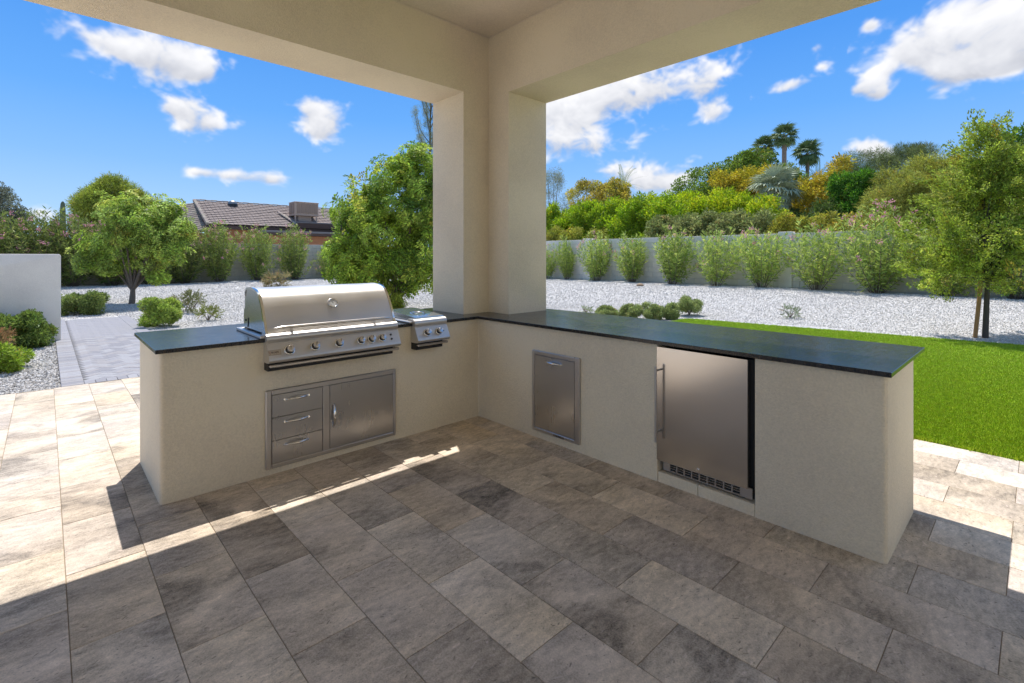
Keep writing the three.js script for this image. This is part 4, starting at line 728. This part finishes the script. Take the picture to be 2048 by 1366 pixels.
{
  const X = 9.46, Z = 2.83;
  tree('oak_tree', 'young oak with small olive-green leaves and slim staked trunk, at the lawn edge', X, Z, 0.042, [[X - 0.5, 1.1, Z - 0.4, 0.7, 0.3, 0.7], [X + 0.5, 1.3, Z + 0.5, 0.8, 0.4, 0.8], [X - 0.25, 1.7, Z - 0.2, 0.85, 0.5, 0.9], [X + 0.3, 2.2, Z + 0.35, 0.8, 0.6, 0.85], [X - 0.1, 2.45, Z - 0.05, 0.6, 0.45, 0.62], [X + 0.12, 2.85, Z + 0.12, 0.45, 0.4, 0.45], [X + 0.05, 3.3, Z + 0.05, 0.22, 0.3, 0.25]],
    { n: 1350, seed: 221, leaf: 'oak', size: 0.95, tint: [[0.19, 0.26, 0.025], [0.44, 0.50, 0.06]], lumps: 24, lumpR: 0.30, flat: 0.6, airy: true, shoots: 140, shootLen: 0.42, limbs: 4, fork: 0.5, bark: M.barkDark });
  const s = thing('tree_stake', 'orange-brown wooden stake leaning against the young oak trunk', 'stake', at(9.41, 2.74));
  part('pole', sweep([v3(9.39, -0.05, 2.70), v3(9.41, 0.6, 2.75), v3(9.44, 1.5, 2.80)], () => 0.032, 10), M.stake, s);
  part('tie', new THREE.TorusGeometry(0.075, 0.008, 6, 18).rotateX(Math.PI / 2).translate(9.45, 1.12, 2.80), M.black, s);
}

// ------------------------------------------------------------------ oleanders
function oleander(seed, H, Wd, lush, tone, bloom = 0.26) {
  const r = rng(seed), L = new Leaves(), stems = [], tips = [];
  const n = Math.round(44 * lush);
  for (let k = 0; k < n; k++) {
    const a = k * 2.39996 + r() * 0.5, f = Math.sqrt((k + 0.5) / n), h = H * (1.04 - 0.62 * f * f * (0.3 + 0.9 * r())) * (0.84 + 0.2 * r()), w = Wd / 2 * f * (0.8 + 0.3 * r()), b = v3(Math.cos(a) * 0.16 * f, 0, Math.sin(a) * 0.16 * f), t = v3(Math.cos(a) * w, h, Math.sin(a) * w);
    const m = b.clone().lerp(t, 0.5).add(v3(Math.cos(a) * w * 0.10 * r(), 0.02, Math.sin(a) * w * 0.10 * r())), pts = curve([b, m, t], 22);
    stems.push(sweep([pts[0], pts[7], pts[14], pts[22]], [0.008, 0.007, 0.005, 0.003], 4)); tips.push(t);
    for (let i = 2; i <= 22; i++) {
      const p = pts[i], T = pts[Math.min(22, i + 1)].clone().sub(pts[i - 1]).normalize(); if (i < 5 && r() < 0.4) continue;
      for (let j = 0; j < 3; j++) { const o = dirR(r), d = o.addScaledVector(T, -o.dot(T)).normalize().multiplyScalar(0.95).addScaledVector(T, 0.35 + 0.6 * i / 22); if (r() < 0.3) d.y -= 0.35; d.normalize(); const b2 = tone * (0.7 + 0.6 * r()), y = ss(0.3, 1, r()); L.add(p.clone().addScaledVector(d, 0.02), d, dirR(r, 0.7), 0.13 + 0.09 * r(), 0.031 + 0.012 * r(), 0.2, [mix(0.15, 0.40, y) * b2, mix(0.22, 0.43, y) * b2, mix(0.04, 0.10, y) * b2]); }
      if (r() < 0.36 && i > 4) { // side shoot
        const o = dirR(r, 0.7), e = p.clone().addScaledVector(o, 0.16); for (let j = 0; j < 6; j++) { const q = p.clone().lerp(e, 0.4 + 0.1 * j), d = o.clone().add(dirR(r).multiplyScalar(0.7)).normalize(), b2 = tone * (0.7 + 0.6 * r()); L.add(q, d, dirR(r, 0.7), 0.11 + 0.06 * r(), 0.024 + 0.008 * r(), 0.2, [0.26 * b2, 0.32 * b2, 0.07 * b2]); } }
    }
  }
  const F = new Leaves();
  tips.forEach((t) => { if (r() < bloom) { const c = t.clone().add(v3((r() - 0.5) * 0.1, 0.02, (r() - 0.5) * 0.1)); for (let j = 0; j < 15; j++) { const d = dirR(r, 0.4); F.add(c.clone().addScaledVector(dirR(r), 0.07), d, dirR(r), 0.045 + 0.02 * r(), 0.038, 0.3); } } });
  return { leaves: L.geo(), stems: join(stems), flowers: F.geo() };
}
const OLE = [oleander(301, 1.95, 1.95, 0.72, 1.75), oleander(302, 1.95, 1.7, 0.8, 1.65), oleander(303, 1.95, 2.05, 0.68, 1.85), oleander(304, 2.5, 2.4, 0.95, 1.75, 0.75), oleander(305, 2.75, 2.4, 2.4, 0.95), oleander(306, 2.75, 2.6, 2.3, 1.0), oleander(307, 1.95, 2.15, 0.6, 1.8), oleander(308, 1.95, 1.6, 0.75, 1.7), oleander(309, 2.75, 2.0, 1.35, 1.3, 0.4), oleander(310, 2.75, 2.15, 1.25, 1.35, 0.4)];
function placeOleander(kind, label, x, z, s, sy, turn, group, noFlowers) {
  const o = thing('oleander', label, 'shrub', at(x, z), group), g = OLE[kind];
  for (const [n, q, m] of [['stem', g.stems, M.bark], ['foliage', g.leaves, M.leafVC], ['flower', g.flowers, M.petal]]) { if (n === 'flower' && noFlowers) continue; const e = mesh(n, q, m, o); e.scale.set(s, sy, s); e.rotation.set(Math.sin(turn * 3) * 0.05, turn, Math.cos(turn * 5) * 0.05); }
}
{
  const G = 'oleanders along the right block wall', R = [
    [0, 14.95, -12.9, 0.62, 0.80, 'small oleander at the right pier edge, partly hidden by the pier'],
    [1, 15.0, -11.75, 0.62, 0.98, 'narrow upright oleander by the block wall, first full one right of the pier', 1],
    [0, 14.85, -9.9, 0.95, 1.05, 'second full oleander right of the pier, standing by the block wall'],
    [7, 14.8, -8.05, 0.95, 1.0, 'third oleander right of the pier, beside a gap showing wall blocks'],
    [1, 14.46, -6.05, 1.05, 1.06, 'oleander in front of the first wall pilaster, with a dense vase shape'],
    [6, 14.6, -4.44, 0.98, 1.0, 'oleander midway between the two visible wall pilasters'],
    [2, 14.6, -2.9, 0.98, 1.02, 'oleander standing just left of the second wall pilaster'],
    [6, 14.75, -1.3, 1.0, 1.05, 'oleander standing just right of the second wall pilaster, widely fanned'],
    [3, 14.75, 0.25, 1.05, 1.03, 'tallest pink-flowering oleander by the wall, left of the oak crown'],
    [3, 14.8, 1.75, 0.95, 0.93, 'oleander with pink flowers half hidden behind the oak foliage'],
    [3, 14.8, 3.1, 0.95, 0.98, 'oleander behind the oak trunk at the right picture edge']];
  R.forEach(([k, x, z, s, sy, l, nf], i) => placeOleander(k, l, x, z, s, sy, i * 1.7, G, nf));
  const GL = 'dark oleanders along the back wall', B = [
    [4, -5.6, -22.3, 1.0, 0.98, 'dark oleander at the far left edge, above the grey garden wall'], [5, -4.4, -22.5, 1.0, 1.02, 'dark oleander above the middle of the grey garden wall'], [4, -3.2, -22.3, 1.05, 1.03, 'tall oleander with pink blooms left of the cactus top'],
    [5, -2.1, -22.4, 1.0, 1.05, 'pink-topped dark oleander below the cactus column'], [4, -0.9, -22.6, 1.05, 1.0, 'dark oleander right of the garden wall end, behind the path tree'], [5, 0.4, -22.7, 1.0, 0.98, 'oleander hidden behind the left half of the path tree'], [4, 1.7, -22.8, 1.0, 0.95, 'oleander behind the right half of the path tree'],
    [8, 3.07, -22.9, 0.95, 1.0, 'oleander against the back wall just right of the path tree'], [9, 4.75, -22.9, 0.9, 0.97, 'oleander against the back wall, below the roof vent'], [8, 6.55, -22.9, 0.95, 1.0, 'oleander against the back wall, below the rooftop cooler'],
    [9, 8.35, -22.9, 0.72, 0.62, 'short oleander by the back wall, left of the dense green tree'], [5, 10.2, -22.9, 0.95, 0.9, 'oleander showing through behind the dense green tree']];
  B.forEach(([k, x, z, s, sy, l], i) => placeOleander(k, l, x, z, s, sy, i * 2.1, GL));
}

// ------------------------------------------------------------------ small shrubs in the gravel
function shrub(label, x, z, w, h, o) {
  const b = at(x, z), t = thing('shrub', label, o.category ?? 'shrub', b, o.group), r = rng(o.seed);
  const stems = []; for (let i = 0; i < 9; i++) { const a = i * 0.7 + r(), e = v3(x + Math.cos(a) * w * 0.38, b[1] + h * (0.6 + 0.3 * r()), z + Math.sin(a) * w * 0.38); stems.push(sweep(curve([v3(x, b[1], z), v3(mix(x, e.x, 0.4), b[1] + h * 0.35, mix(z, e.z, 0.4)), e], 5), (k) => 0.009 * (1 - 0.7 * k), 4)); }
  part('stem', join(stems), M.bark, t);
  const blobs = o.blobs ?? [[x, b[1] + h * 0.5, z, w * 0.47, h * 0.47, w * 0.47]];
  foliage('foliage', t, cluster[o.leaf], crownSpots(blobs, o.n, o.seed + 1, { lumps: o.lumps ?? 14, lumpR: o.lumpR ?? 0.38, inner: o.inner ?? 0.2, spread: o.spread ?? 1 }), o.size, o.tint, o.seed + 2);
  return t;
}
shrub('round bright green shrub beside the paver path, left of the grill', -1.15, -9.42, 0.84, 0.60, { n: 900, seed: 401, leaf: 'tuft', size: 0.95, tint: [[0.22, 0.32, 0.04], [0.42, 0.50, 0.10]] });
shrub('low wide dark green shrub behind the end of the grey garden wall', -2.25, -13.0, 0.95, 0.43, { n: 700, seed: 405, leaf: 'tuft', size: 1.05, tint: [[0.13, 0.19, 0.04], [0.28, 0.33, 0.08]], blobs: [[-2.5, 0.27, -13.2, 0.42, 0.21, 0.42], [-2.05, 0.28, -12.9, 0.40, 0.23, 0.4]] });
shrub('boxy clipped dark green shrub in front of the grey garden wall', -3.5, -7.72, 0.9, 0.5, { n: 1900, seed: 411, leaf: 'tuft', size: 0.9, tint: [[0.11, 0.18, 0.03], [0.26, 0.34, 0.06]], blobs: [[-3.02, 0.15, -7.75, 0.2, 0.15, 0.28], [-3.05, 0.36, -7.75, 0.18, 0.13, 0.25], [-3.35, 0.15, -7.75, 0.24, 0.16, 0.3], [-3.35, 0.37, -7.75, 0.24, 0.13, 0.28], [-3.7, 0.15, -7.75, 0.24, 0.16, 0.3], [-3.7, 0.37, -7.75, 0.24, 0.13, 0.28], [-4.0, 0.25, -7.75, 0.26, 0.24, 0.3]], lumps: 10, lumpR: 0.45 });
shrub('bright lime-green shrub at the lower left edge, by the gravel', -3.42, -5.75, 0.8, 0.42, { n: 1500, seed: 421, leaf: 'tuft', size: 0.85, tint: [[0.20, 0.31, 0.02], [0.33, 0.42, 0.05]], blobs: [[-3.35, 0.15, -5.65, 0.30, 0.19, 0.34], [-3.75, 0.2, -5.95, 0.36, 0.24, 0.4]] });
shrub('dry brown twiggy shrub between the lime and the boxy shrub', -3.45, -6.75, 0.45, 0.38, { n: 260, seed: 431, leaf: 'sprig', size: 0.5, tint: [[0.30, 0.16, 0.07], [0.36, 0.24, 0.10]], lumps: 8, spread: 1.6 });
shrub('sparse olive shrub with bare twigs, right of the round bright shrub', -0.07, -11.9, 0.66, 0.5, { n: 190, seed: 441, leaf: 'sprig', size: 0.75, tint: [[0.13, 0.16, 0.05], [0.27, 0.26, 0.10]], spread: 1.9, inner: 0.4 });
shrub('small low spiky green shrub beside the counter end, right of the round shrub', -0.10, -9.85, 0.46, 0.3, { n: 120, seed: 451, leaf: 'sprig', size: 0.65, tint: [[0.16, 0.20, 0.04], [0.30, 0.32, 0.07]], spread: 1.8, inner: 0.4 });
shrub('pale dry grassy tuft just above the grill hood', 4.12, -18.0, 1.05, 0.55, { n: 260, seed: 461, leaf: 'sprig', size: 1.1, tint: [[0.22, 0.22, 0.08], [0.42, 0.32, 0.16]], spread: 1.8, inner: 0.4 });
shrub('yellow-green leafy shoots at the foot of the dense green tree', 3.75, -8.45, 0.6, 0.85, { n: 130, seed: 471, leaf: 'pinnate', size: 0.6, tint: [[0.33, 0.40, 0.03], [0.46, 0.46, 0.05]], blobs: [[3.72, 0.35, -8.5, 0.22, 0.4, 0.22], [3.95, 0.2, -8.3, 0.2, 0.25, 0.2]] });
[[6.85, -3.55, 0.48, 0.24, 'low flat grey-green shrub, leftmost of the row behind the counter'], [7.3, -3.15, 0.5, 0.32, 'rounded grey-green shrub, second from left behind the counter'], [7.58, -2.78, 0.54, 0.38, 'ball-shaped grey-green shrub in the middle of the row behind the counter'], [7.97, -2.52, 0.42, 0.32, 'small ball-shaped shrub, second from right behind the counter'], [8.85, -2.5, 0.54, 0.42, 'tallest ball-shaped shrub near the lawn corner']].forEach(([x, z, w, h, l], i) => shrub(l, x, z, w, h, { n: 420, seed: 481 + i * 5, leaf: 'tuft', size: 0.72, tint: [[0.20, 0.26, 0.08], [0.40, 0.44, 0.16]], group: 'clipped shrubs in a row by the lawn', lumpR: 0.42 }));
shrub('tiny grey-green sprig alone in the gravel beyond the lawn', 9.67, -0.45, 0.36, 0.24, { n: 60, seed: 511, leaf: 'sprig', size: 0.6, tint: [[0.2, 0.25, 0.14], [0.30, 0.34, 0.2]], spread: 1.5, inner: 0.4 });
shrub('tiny green sprig in the gravel just right of the pier', 7.43, -4.63, 0.3, 0.13, { n: 40, seed: 515, leaf: 'sprig', size: 0.5, tint: [[0.2, 0.26, 0.08], [0.30, 0.36, 0.14]], spread: 1.5, inner: 0.4 });

for (const [x, z, w, l] of [[13.1, -6.6, 0.16, 'small tan rock lying in the white gravel near the wall'], [8.0, -9.7, 0.10, 'little brown stone in the gravel just right of the pier']]) {
  const r = rng(Math.round(x * 77)), g = mergeVertices(new THREE.IcosahedronGeometry(1, 1).deleteAttribute('normal').deleteAttribute('uv')), p = g.attributes.position;
  for (let i = 0; i < p.count; i++) { const k = 0.75 + r() * 0.4; p.setXYZ(i, p.getX(i) * k * w, p.getY(i) * k * w * 0.5, p.getZ(i) * k * w * 0.8); }
  g.computeVertexNormals(); const o = thing('rock', l, 'rock', [x, rise(x, z), z]); mesh('stone', g, STD({ color: lin(0.34, 0.24, 0.15), roughness: 1 }), o);
}
// ------------------------------------------------------------------ hedges and trees beyond the right wall
const far = (name, label, x, z, r0, blobs, o) => tree(name, label, x, z, r0, blobs, { limbs: 2, inner: 0.1, ...o });
{
  const row = (name, label, list, o) => { const [x, , z] = list[0], t = thing(name, label, 'hedge', at(x, z)), b = list.map(([bx, top, bz, w]) => [bx, top * 0.5 + 0.25, bz, w, top * 0.5 - 0.12, w * 1.05]); foliage('foliage', t, cluster[o.leaf], crownSpots(b, o.n, o.seed, { lumps: o.lumps ?? 60, lumpR: o.lumpR ?? 0.20, inner: 0.1, shoots: o.shoots ?? 14, shootLen: 0.3 }), o.size, o.tint, o.seed + 1); const st = []; for (const [bx, top, bz] of list) st.push(sweep(curve([v3(bx, 0.2, bz), v3(bx + 0.1, top * 0.4, bz), v3(bx, top * 0.8, bz + 0.1)], 5), (k) => 0.08 * (1 - 0.6 * k), 6)); part('stem', join(st), M.barkDark, t); return t; };
  row('tall_hedge', 'tall bright green hedge rising above the block wall, right of the pier', [[20.6, 4.45, -19.2, 1.6], [20.5, 4.6, -17.0, 1.5], [20.4, 4.65, -15.0, 1.5], [20.4, 4.65, -13.2, 1.5], [20.3, 4.6, -11.5, 1.5], [20.4, 4.5, -10.0, 1.4]], { n: 6400, seed: 601, leaf: 'big', size: 0.72, tint: [[0.24, 0.38, 0.01], [0.48, 0.60, 0.02]] });
  row('domed_hedge', 'yellow-green domed hedge with sunlit crown, centre right above the block wall', [[23.2, 4.85, -12.2, 1.7], [23.2, 5.05, -10.4, 1.7], [23.2, 5.0, -8.7, 1.7], [23, 4.75, -7.2, 1.5], [22.8, 4.3, -5.9, 1.2]], { n: 5600, seed: 611, leaf: 'big', size: 0.72, tint: [[0.33, 0.47, 0.01], [0.57, 0.64, 0.02]] });
  row('olive_hedge', 'grey-olive shrub mass in front of the yellow-green domed hedge', [[19.2, 3.2, -9.2, 1.0], [19.0, 3.3, -7.9, 1.0], [18.9, 3.25, -6.7, 1.0], [18.8, 3.2, -5.5, 1.0], [18.6, 3.1, -4.4, 0.9]], { n: 3000, seed: 621, leaf: 'broad', size: 1.15, tint: [[0.15, 0.20, 0.05], [0.34, 0.34, 0.12]], lumps: 18, lumpR: 0.36 });
  row('low_hedge', 'low yellow-green bushes topping the block wall just right of the pier', [[17.0, 2.75, -15.6, 0.8], [17, 2.75, -14.2, 0.8], [17, 2.7, -12.8, 0.8], [17, 2.55, -11.4, 0.7]], { n: 1400, seed: 631, leaf: 'broad', size: 1.0, tint: [[0.20, 0.24, 0.02], [0.38, 0.36, 0.05]], lumps: 12, lumpR: 0.4 });
  row('low_hedge', 'low yellow-green bushes topping the wall beside the silver palm', [[18.2, 2.75, -4.2, 0.75], [18.2, 2.8, -3.0, 0.8], [18.2, 2.85, -1.8, 0.8], [18.2, 2.8, -0.6, 0.8]], { n: 1400, seed: 635, leaf: 'broad', size: 1.0, tint: [[0.20, 0.23, 0.02], [0.42, 0.36, 0.04]], lumps: 12, lumpR: 0.4 });
}
far('broad_tree', 'huge dark green rounded tree below the tall palms', 45.9, -16.5, 0.4, [[45, 7.2, -19.5, 3.6, 3.0, 3.6], [46.5, 8.3, -15.6, 4.0, 3.7, 4.0], [44.5, 5, -22.4, 3.0, 2.6, 3.0], [47, 5.6, -13.6, 3.0, 4.3, 2.9], [46, 3.2, -17, 5, 3.2, 6]], { n: 4200, seed: 701, leaf: 'huge', size: 0.85, tint: [[0.09, 0.16, 0.015], [0.24, 0.33, 0.03]], lumps: 26, lumpR: 0.30 });
far('flowering_tree', 'yellow-flowering tree in front of the huge dark green tree', 38.3, -12.9, 0.2, [[38.2, 6.9, -14.0, 1.9, 1.6, 2.0], [38.4, 6.8, -11.6, 1.9, 1.7, 2.0], [38, 4.8, -12.8, 2.4, 2.2, 3.0]], { n: 1700, seed: 711, leaf: 'big', size: 0.95, tint: [[0.36, 0.34, 0.02], [0.62, 0.48, 0.03]], lumps: 22, lumpR: 0.3 });
far('flowering_tree', 'orange-yellow flowering tree behind the wall, right of the silver palm', 35.6, -6.7, 0.16, [[35, 4.6, -7.4, 1.7, 1.9, 1.7], [35.8, 5.9, -6.4, 1.3, 1.3, 1.3], [36, 4.3, -5.4, 1.4, 1.8, 1.4], [35.5, 7.2, -5.7, 0.7, 0.8, 0.8]], { n: 950, seed: 721, leaf: 'big', size: 0.9, tint: [[0.34, 0.32, 0.03], [0.60, 0.44, 0.03]], lumps: 14, lumpR: 0.32, limbs: 4, spread: 1.8, bark: M.bark });
far('orange_tree', 'orange-tinged rounded tree above the tall hedge, nearest the pier', 29.7, -20.7, 0.2, [[29.4, 6.0, -21.8, 1.5, 1.6, 1.4], [29.8, 5.9, -19.6, 1.6, 1.6, 1.5], [29.9, 5.4, -18.2, 1.2, 1.5, 1.1], [29.6, 3.6, -20.5, 2.4, 2, 2.6]], { n: 1700, seed: 731, leaf: 'broad', size: 1.5, tint: [[0.28, 0.28, 0.03], [0.50, 0.38, 0.05]], lumps: 18, lumpR: 0.36 });
far('bushy_tree', 'vivid green upright tree left of the olive-green mounds', 32.6, -4.2, 0.14, [[32.5, 4.2, -4.3, 1.1, 1.7, 1.1], [32.8, 5.6, -3.9, 0.8, 1.1, 0.8], [32.5, 5.9, -4.8, 0.55, 0.6, 0.55]], { n: 1100, seed: 741, leaf: 'big', size: 0.72, tint: [[0.06, 0.19, 0.01], [0.18, 0.36, 0.02]], lumps: 14, lumpR: 0.36 });
far('pine_tree', 'dark grey-green pine crown against the sky, upper right', 46.5, -4.9, 0.3, [[46, 8.2, -6.0, 2.0, 1.8, 2.0], [47, 8.6, -3.6, 1.8, 1.7, 1.8], [46.5, 6.0, -4.8, 2.6, 2.4, 2.8], [45.6, 6.2, -8.2, 1.6, 1.8, 1.6]], { n: 1700, seed: 751, leaf: 'needle', size: 1.25, tint: [[0.09, 0.13, 0.04], [0.22, 0.26, 0.08]], lumps: 18, lumpR: 0.32 });
far('feathery_tree', 'olive-green feathery tree mound, the taller one beside the oak', 32, -0.9, 0.2, [[32, 5.3, -0.6, 1.6, 1.4, 1.6], [31.6, 4.4, 0.9, 1.8, 2.0, 1.8], [32, 4.2, -2.1, 1.4, 1.8, 1.5]], { n: 2200, seed: 761, leaf: 'feather', size: 1.15, tint: [[0.20, 0.24, 0.03], [0.42, 0.40, 0.06]], lumps: 18, lumpR: 0.34 });
far('feathery_tree', 'olive-yellow feathery mound, the lower one just above the wall oleander', 27.8, -0.8, 0.16, [[27.6, 3.9, -1.3, 1.3, 1.5, 1.4], [28, 4.3, -0.1, 1.2, 1.3, 1.2], [27.6, 3.6, 1.4, 1.6, 1.5, 1.6]], { n: 1900, seed: 771, leaf: 'feather', size: 1.05, tint: [[0.22, 0.26, 0.03], [0.44, 0.42, 0.07]], lumps: 16, lumpR: 0.34 });
far('broad_tree', 'bright green broadleaf tree at the right edge, behind the oak top', 40.5, 3.6, 0.25, [[40.3, 7.6, 3.6, 2.2, 1.7, 2.2], [40.6, 5.2, 3.4, 2.8, 2.6, 2.8]], { n: 1300, seed: 781, leaf: 'huge', size: 0.8, tint: [[0.07, 0.17, 0.012], [0.20, 0.32, 0.03]], lumps: 20, lumpR: 0.32 });
far('sparse_tree', 'thin pale grey-green tree with open crown, right beside the pier', 34.5, -30, 0.10, [[34.5, 9.0, -30, 1.1, 1.9, 1.1], [34.2, 6.5, -30.6, 1.8, 1.8, 1.8], [35.2, 5.5, -28.4, 1.6, 1.7, 1.6]], { n: 420, seed: 791, leaf: 'feather', size: 1.0, tint: [[0.16, 0.19, 0.10], [0.26, 0.26, 0.15]], lumps: 10, spread: 2, limbs: 5, fork: 0.3 });
far('broad_tree', 'leafy green shrubby tree below and behind the silver palm', 31.5, -7.2, 0.2, [[31.5, 2.6, -8.0, 1.6, 2.0, 1.8], [31.5, 2.4, -5.6, 1.6, 1.9, 1.8]], { n: 1100, seed: 795, leaf: 'big', size: 0.9, tint: [[0.07, 0.13, 0.02], [0.16, 0.22, 0.04]], lumps: 16 });
// left side
far('dome_tree', 'round domed olive-green tree far behind the left oleanders', 2.0, -53.6, 0.3, [[2.0, 5.4, -53.6, 3.0, 2.9, 3.2], [0.4, 4.9, -54.2, 1.9, 2.2, 2.0], [3.6, 4.8, -53, 1.8, 2.2, 2.0]], { n: 2600, seed: 801, leaf: 'feather', size: 1.5, tint: [[0.16, 0.22, 0.02], [0.38, 0.42, 0.05]], lumps: 24, lumpR: 0.28 });
far('grey_tree', 'dull grey-green tree at the far left picture edge', -6.2, -68, 0.3, [[-6.4, 6.4, -68, 1.9, 1.9, 1.9], [-7.6, 5.0, -68, 2.2, 2.2, 2.2], [-5.4, 5.0, -67.6, 1.2, 1.3, 1.2]], { n: 900, seed: 811, leaf: 'huge', size: 0.7, tint: [[0.09, 0.11, 0.07], [0.18, 0.19, 0.12]], lumps: 14, spread: 1.6 });
{ // tall airy tree whose edge shows left of the pier
  const X = 22.6, Z = -34.4, t = thing('gum_tree', 'tall airy tree with upright grey limbs against the sky, left of the pier', 'tree', at(X, Z)), r = rng(821), geos = [], spots = [];
  geos.push(sweep(curve([v3(X, 0.2, Z), v3(X + 0.1, 5, Z), v3(X, 10, Z - 0.1), v3(X + 0.1, 19, Z)], 16), (k) => 0.22 * (1 - 0.85 * k), 8));
  for (let i = 0; i < 34; i++) { const y = 4.5 + i * 0.36, a = i * 2.4, w = 0.9 + 0.9 * r(), b = v3(X, y, Z), e = v3(X + Math.cos(a) * w, y + 2.2 + r() * 2.2, Z + Math.sin(a) * w), c = curve([b, v3(mix(b.x, e.x, 0.65), mix(b.y, e.y, 0.4), mix(b.z, e.z, 0.65)), e], 10); geos.push(sweep(c, (k) => 0.05 * (1 - 0.8 * k), 5)); for (let j = 0; j < 60; j++) { const q = c[3 + Math.floor(r() * 8)].clone().add(dirR(r).multiplyScalar(0.25)); spots.push({ p: q, d: dirR(r, -0.4), tone: 0.9 + 0.2 * r() }); } }
  part('trunk', join(geos), M.barkDark, t);
  foliage('crown', t, cluster.feather, spots, 0.55, [[0.12, 0.15, 0.05], [0.28, 0.27, 0.10]], 823);
}
{ // column cactus
  const s = thing('saguaro', 'single column cactus top above the left oleanders', 'cactus', at(-1.97, -45));
  const P = [], I = [], n = 36, hs = [[0, 0.2], [1.5, 0.25], [3.5, 0.27], [4.9, 0.24], [5.3, 0.19], [5.46, 0.10], [5.5, 0.01]];
  hs.forEach(([y, rr]) => { for (let k = 0; k < n; k++) { const a = k / n * 6.2832, q = rr * 0.66 * (k % 2 ? 0.84 : 1); P.push(-1.97 + Math.cos(a) * q, y, -45 + Math.sin(a) * q); } });
  for (let j = 0; j < hs.length - 1; j++) for (let k = 0; k < n; k++) { const a = j * n + k, b = j * n + (k + 1) % n; I.push(a, a + n, b, b, a + n, b + n); }
  const g = new THREE.BufferGeometry(); g.setAttribute('position', new THREE.Float32BufferAttribute(P, 3)); g.setIndex(I); g.computeVertexNormals(); part('stem', g, M.cactus, s);
}
// ------------------------------------------------------------------ palms
function fan(r, L) {                                       // palmate frond along +z, drooping finger tips
  const q = new Leaves(), P = [], I = [], n = 17;
  P.push(-0.012 * L, 0, 0, 0.012 * L, 0, 0, 0.01 * L, 0, 0.5 * L, -0.01 * L, 0, 0.5 * L); I.push(0, 1, 2, 0, 2, 3);
  for (let i = 0; i < n; i++) { const a = (i / (n - 1) - 0.5) * 4.2, l = L * 0.52 * (0.85 + 0.2 * Math.cos(a * 0.6)), c = Math.cos(a), s = Math.sin(a), k = P.length / 3, w = 0.045 * L, dz = 0.5 * L;
    const pt = (d, o, y) => P.push(s * d + c * o, y, dz + c * d - s * o);
    pt(0, 0, 0); pt(l * 0.55, w, 0.02 * L); pt(l * 0.55, -w, 0.02 * L); pt(l * 0.58, 0, -0.015 * L); pt(l, 0, -0.16 * L * (0.6 + r())); I.push(k, k + 1, k + 3, k, k + 3, k + 2, k + 1, k + 4, k + 3, k + 3, k + 4, k + 2); }
  const g = new THREE.BufferGeometry(); g.setAttribute('position', new THREE.Float32BufferAttribute(P, 3)); g.setIndex(I); return g;
}
function feather(r, L) {                                   // pinnate frond along +z, arching
  const q = new Leaves(), pts = []; for (let i = 0; i <= 16; i++) { const t = i / 16; pts.push(v3(0, 0.25 * L * t - 0.42 * L * t * t, L * t * (1 - 0.12 * t))); }
  for (let i = 2; i < 16; i++) for (const s of [-1, 1]) for (let j = 0; j < 2; j++) { const p = pts[i].clone().lerp(pts[i + 1], j / 2), d = v3(s * 0.8, 0.15 - 0.2 * r(), 0.75).normalize(); q.add(p, d, v3(0, 1, 0), L * 0.17 * (1.1 - i / 20), L * 0.014, 0.1); }
  q.add(pts[0], v3(0, 0.2, 1).normalize(), v3(0, 1, 0), L * 0.5, L * 0.03); return q.geo();
}
function palm(label, x, z, yTop, rT, L, nF, mat, make, seed, group, y0 = 0) {
  const b = at(x, z), t = thing('palm_tree', label, 'palm', b, group), r = rng(seed), crown = v3(x, yTop, z), pts = []; const H = yTop - b[1];
  for (let i = 0; i <= 12; i++) pts.push(v3(x + Math.sin(i * 0.3 + seed) * 0.06, b[1] + H * i / 12, z));
  part('trunk', sweep(pts, (k) => rT * (1.25 - 0.35 * k), 10), M.bark, t);
  const kinds = [make(r, L), make(r, L * 0.92), make(r, L * 1.05)];
  for (let i = 0; i < nF; i++) { const f = mesh('frond', kinds[i % 3], mat, t, [0, yTop - b[1] + (r() - 0.3) * 0.15 * L, 0]), k = (i + 0.5) / nF; f.rotation.set(-(1.25 - 2.35 * k) + (r() - 0.5) * 0.3, i * 2.39996 + r() * 0.3, (r() - 0.5) * 0.5, 'YXZ'); }
  return t;
}
palm('tallest fan palm, rising highest above the huge dark tree', 62, -17.6, 16.0, 0.28, 1.75, 34, M.frond, fan, 901, 'fan palms on the skyline');
palm('shorter fan palm left of the tallest one, half sunk behind the dark tree', 62.7, -20.2, 15.2, 0.28, 1.6, 32, M.frond, fan, 905, 'fan palms on the skyline');
palm('fan palm with slim visible trunk, rightmost of the skyline palms', 50.8, -11.9, 11.5, 0.17, 1.45, 34, M.frond, fan, 911, 'fan palms on the skyline');
palm('silver-blue fan palm with drooping leaves, right end of the domed hedge', 32.3, -8.5, 5.9, 0.25, 1.75, 40, M.frondSilver, fan, 921);
palm('date palm with arching feather fronds behind the orange-tinged tree', 34.4, -21.8, 7.4, 0.25, 2.4, 26, M.frondSilver, feather, 931);
palm('dark feather palm behind the rightmost skyline palm trunk', 44, -9.2, 7.6, 0.22, 2.2, 22, M.frond, feather, 941);

renderer.render(scene, camera);
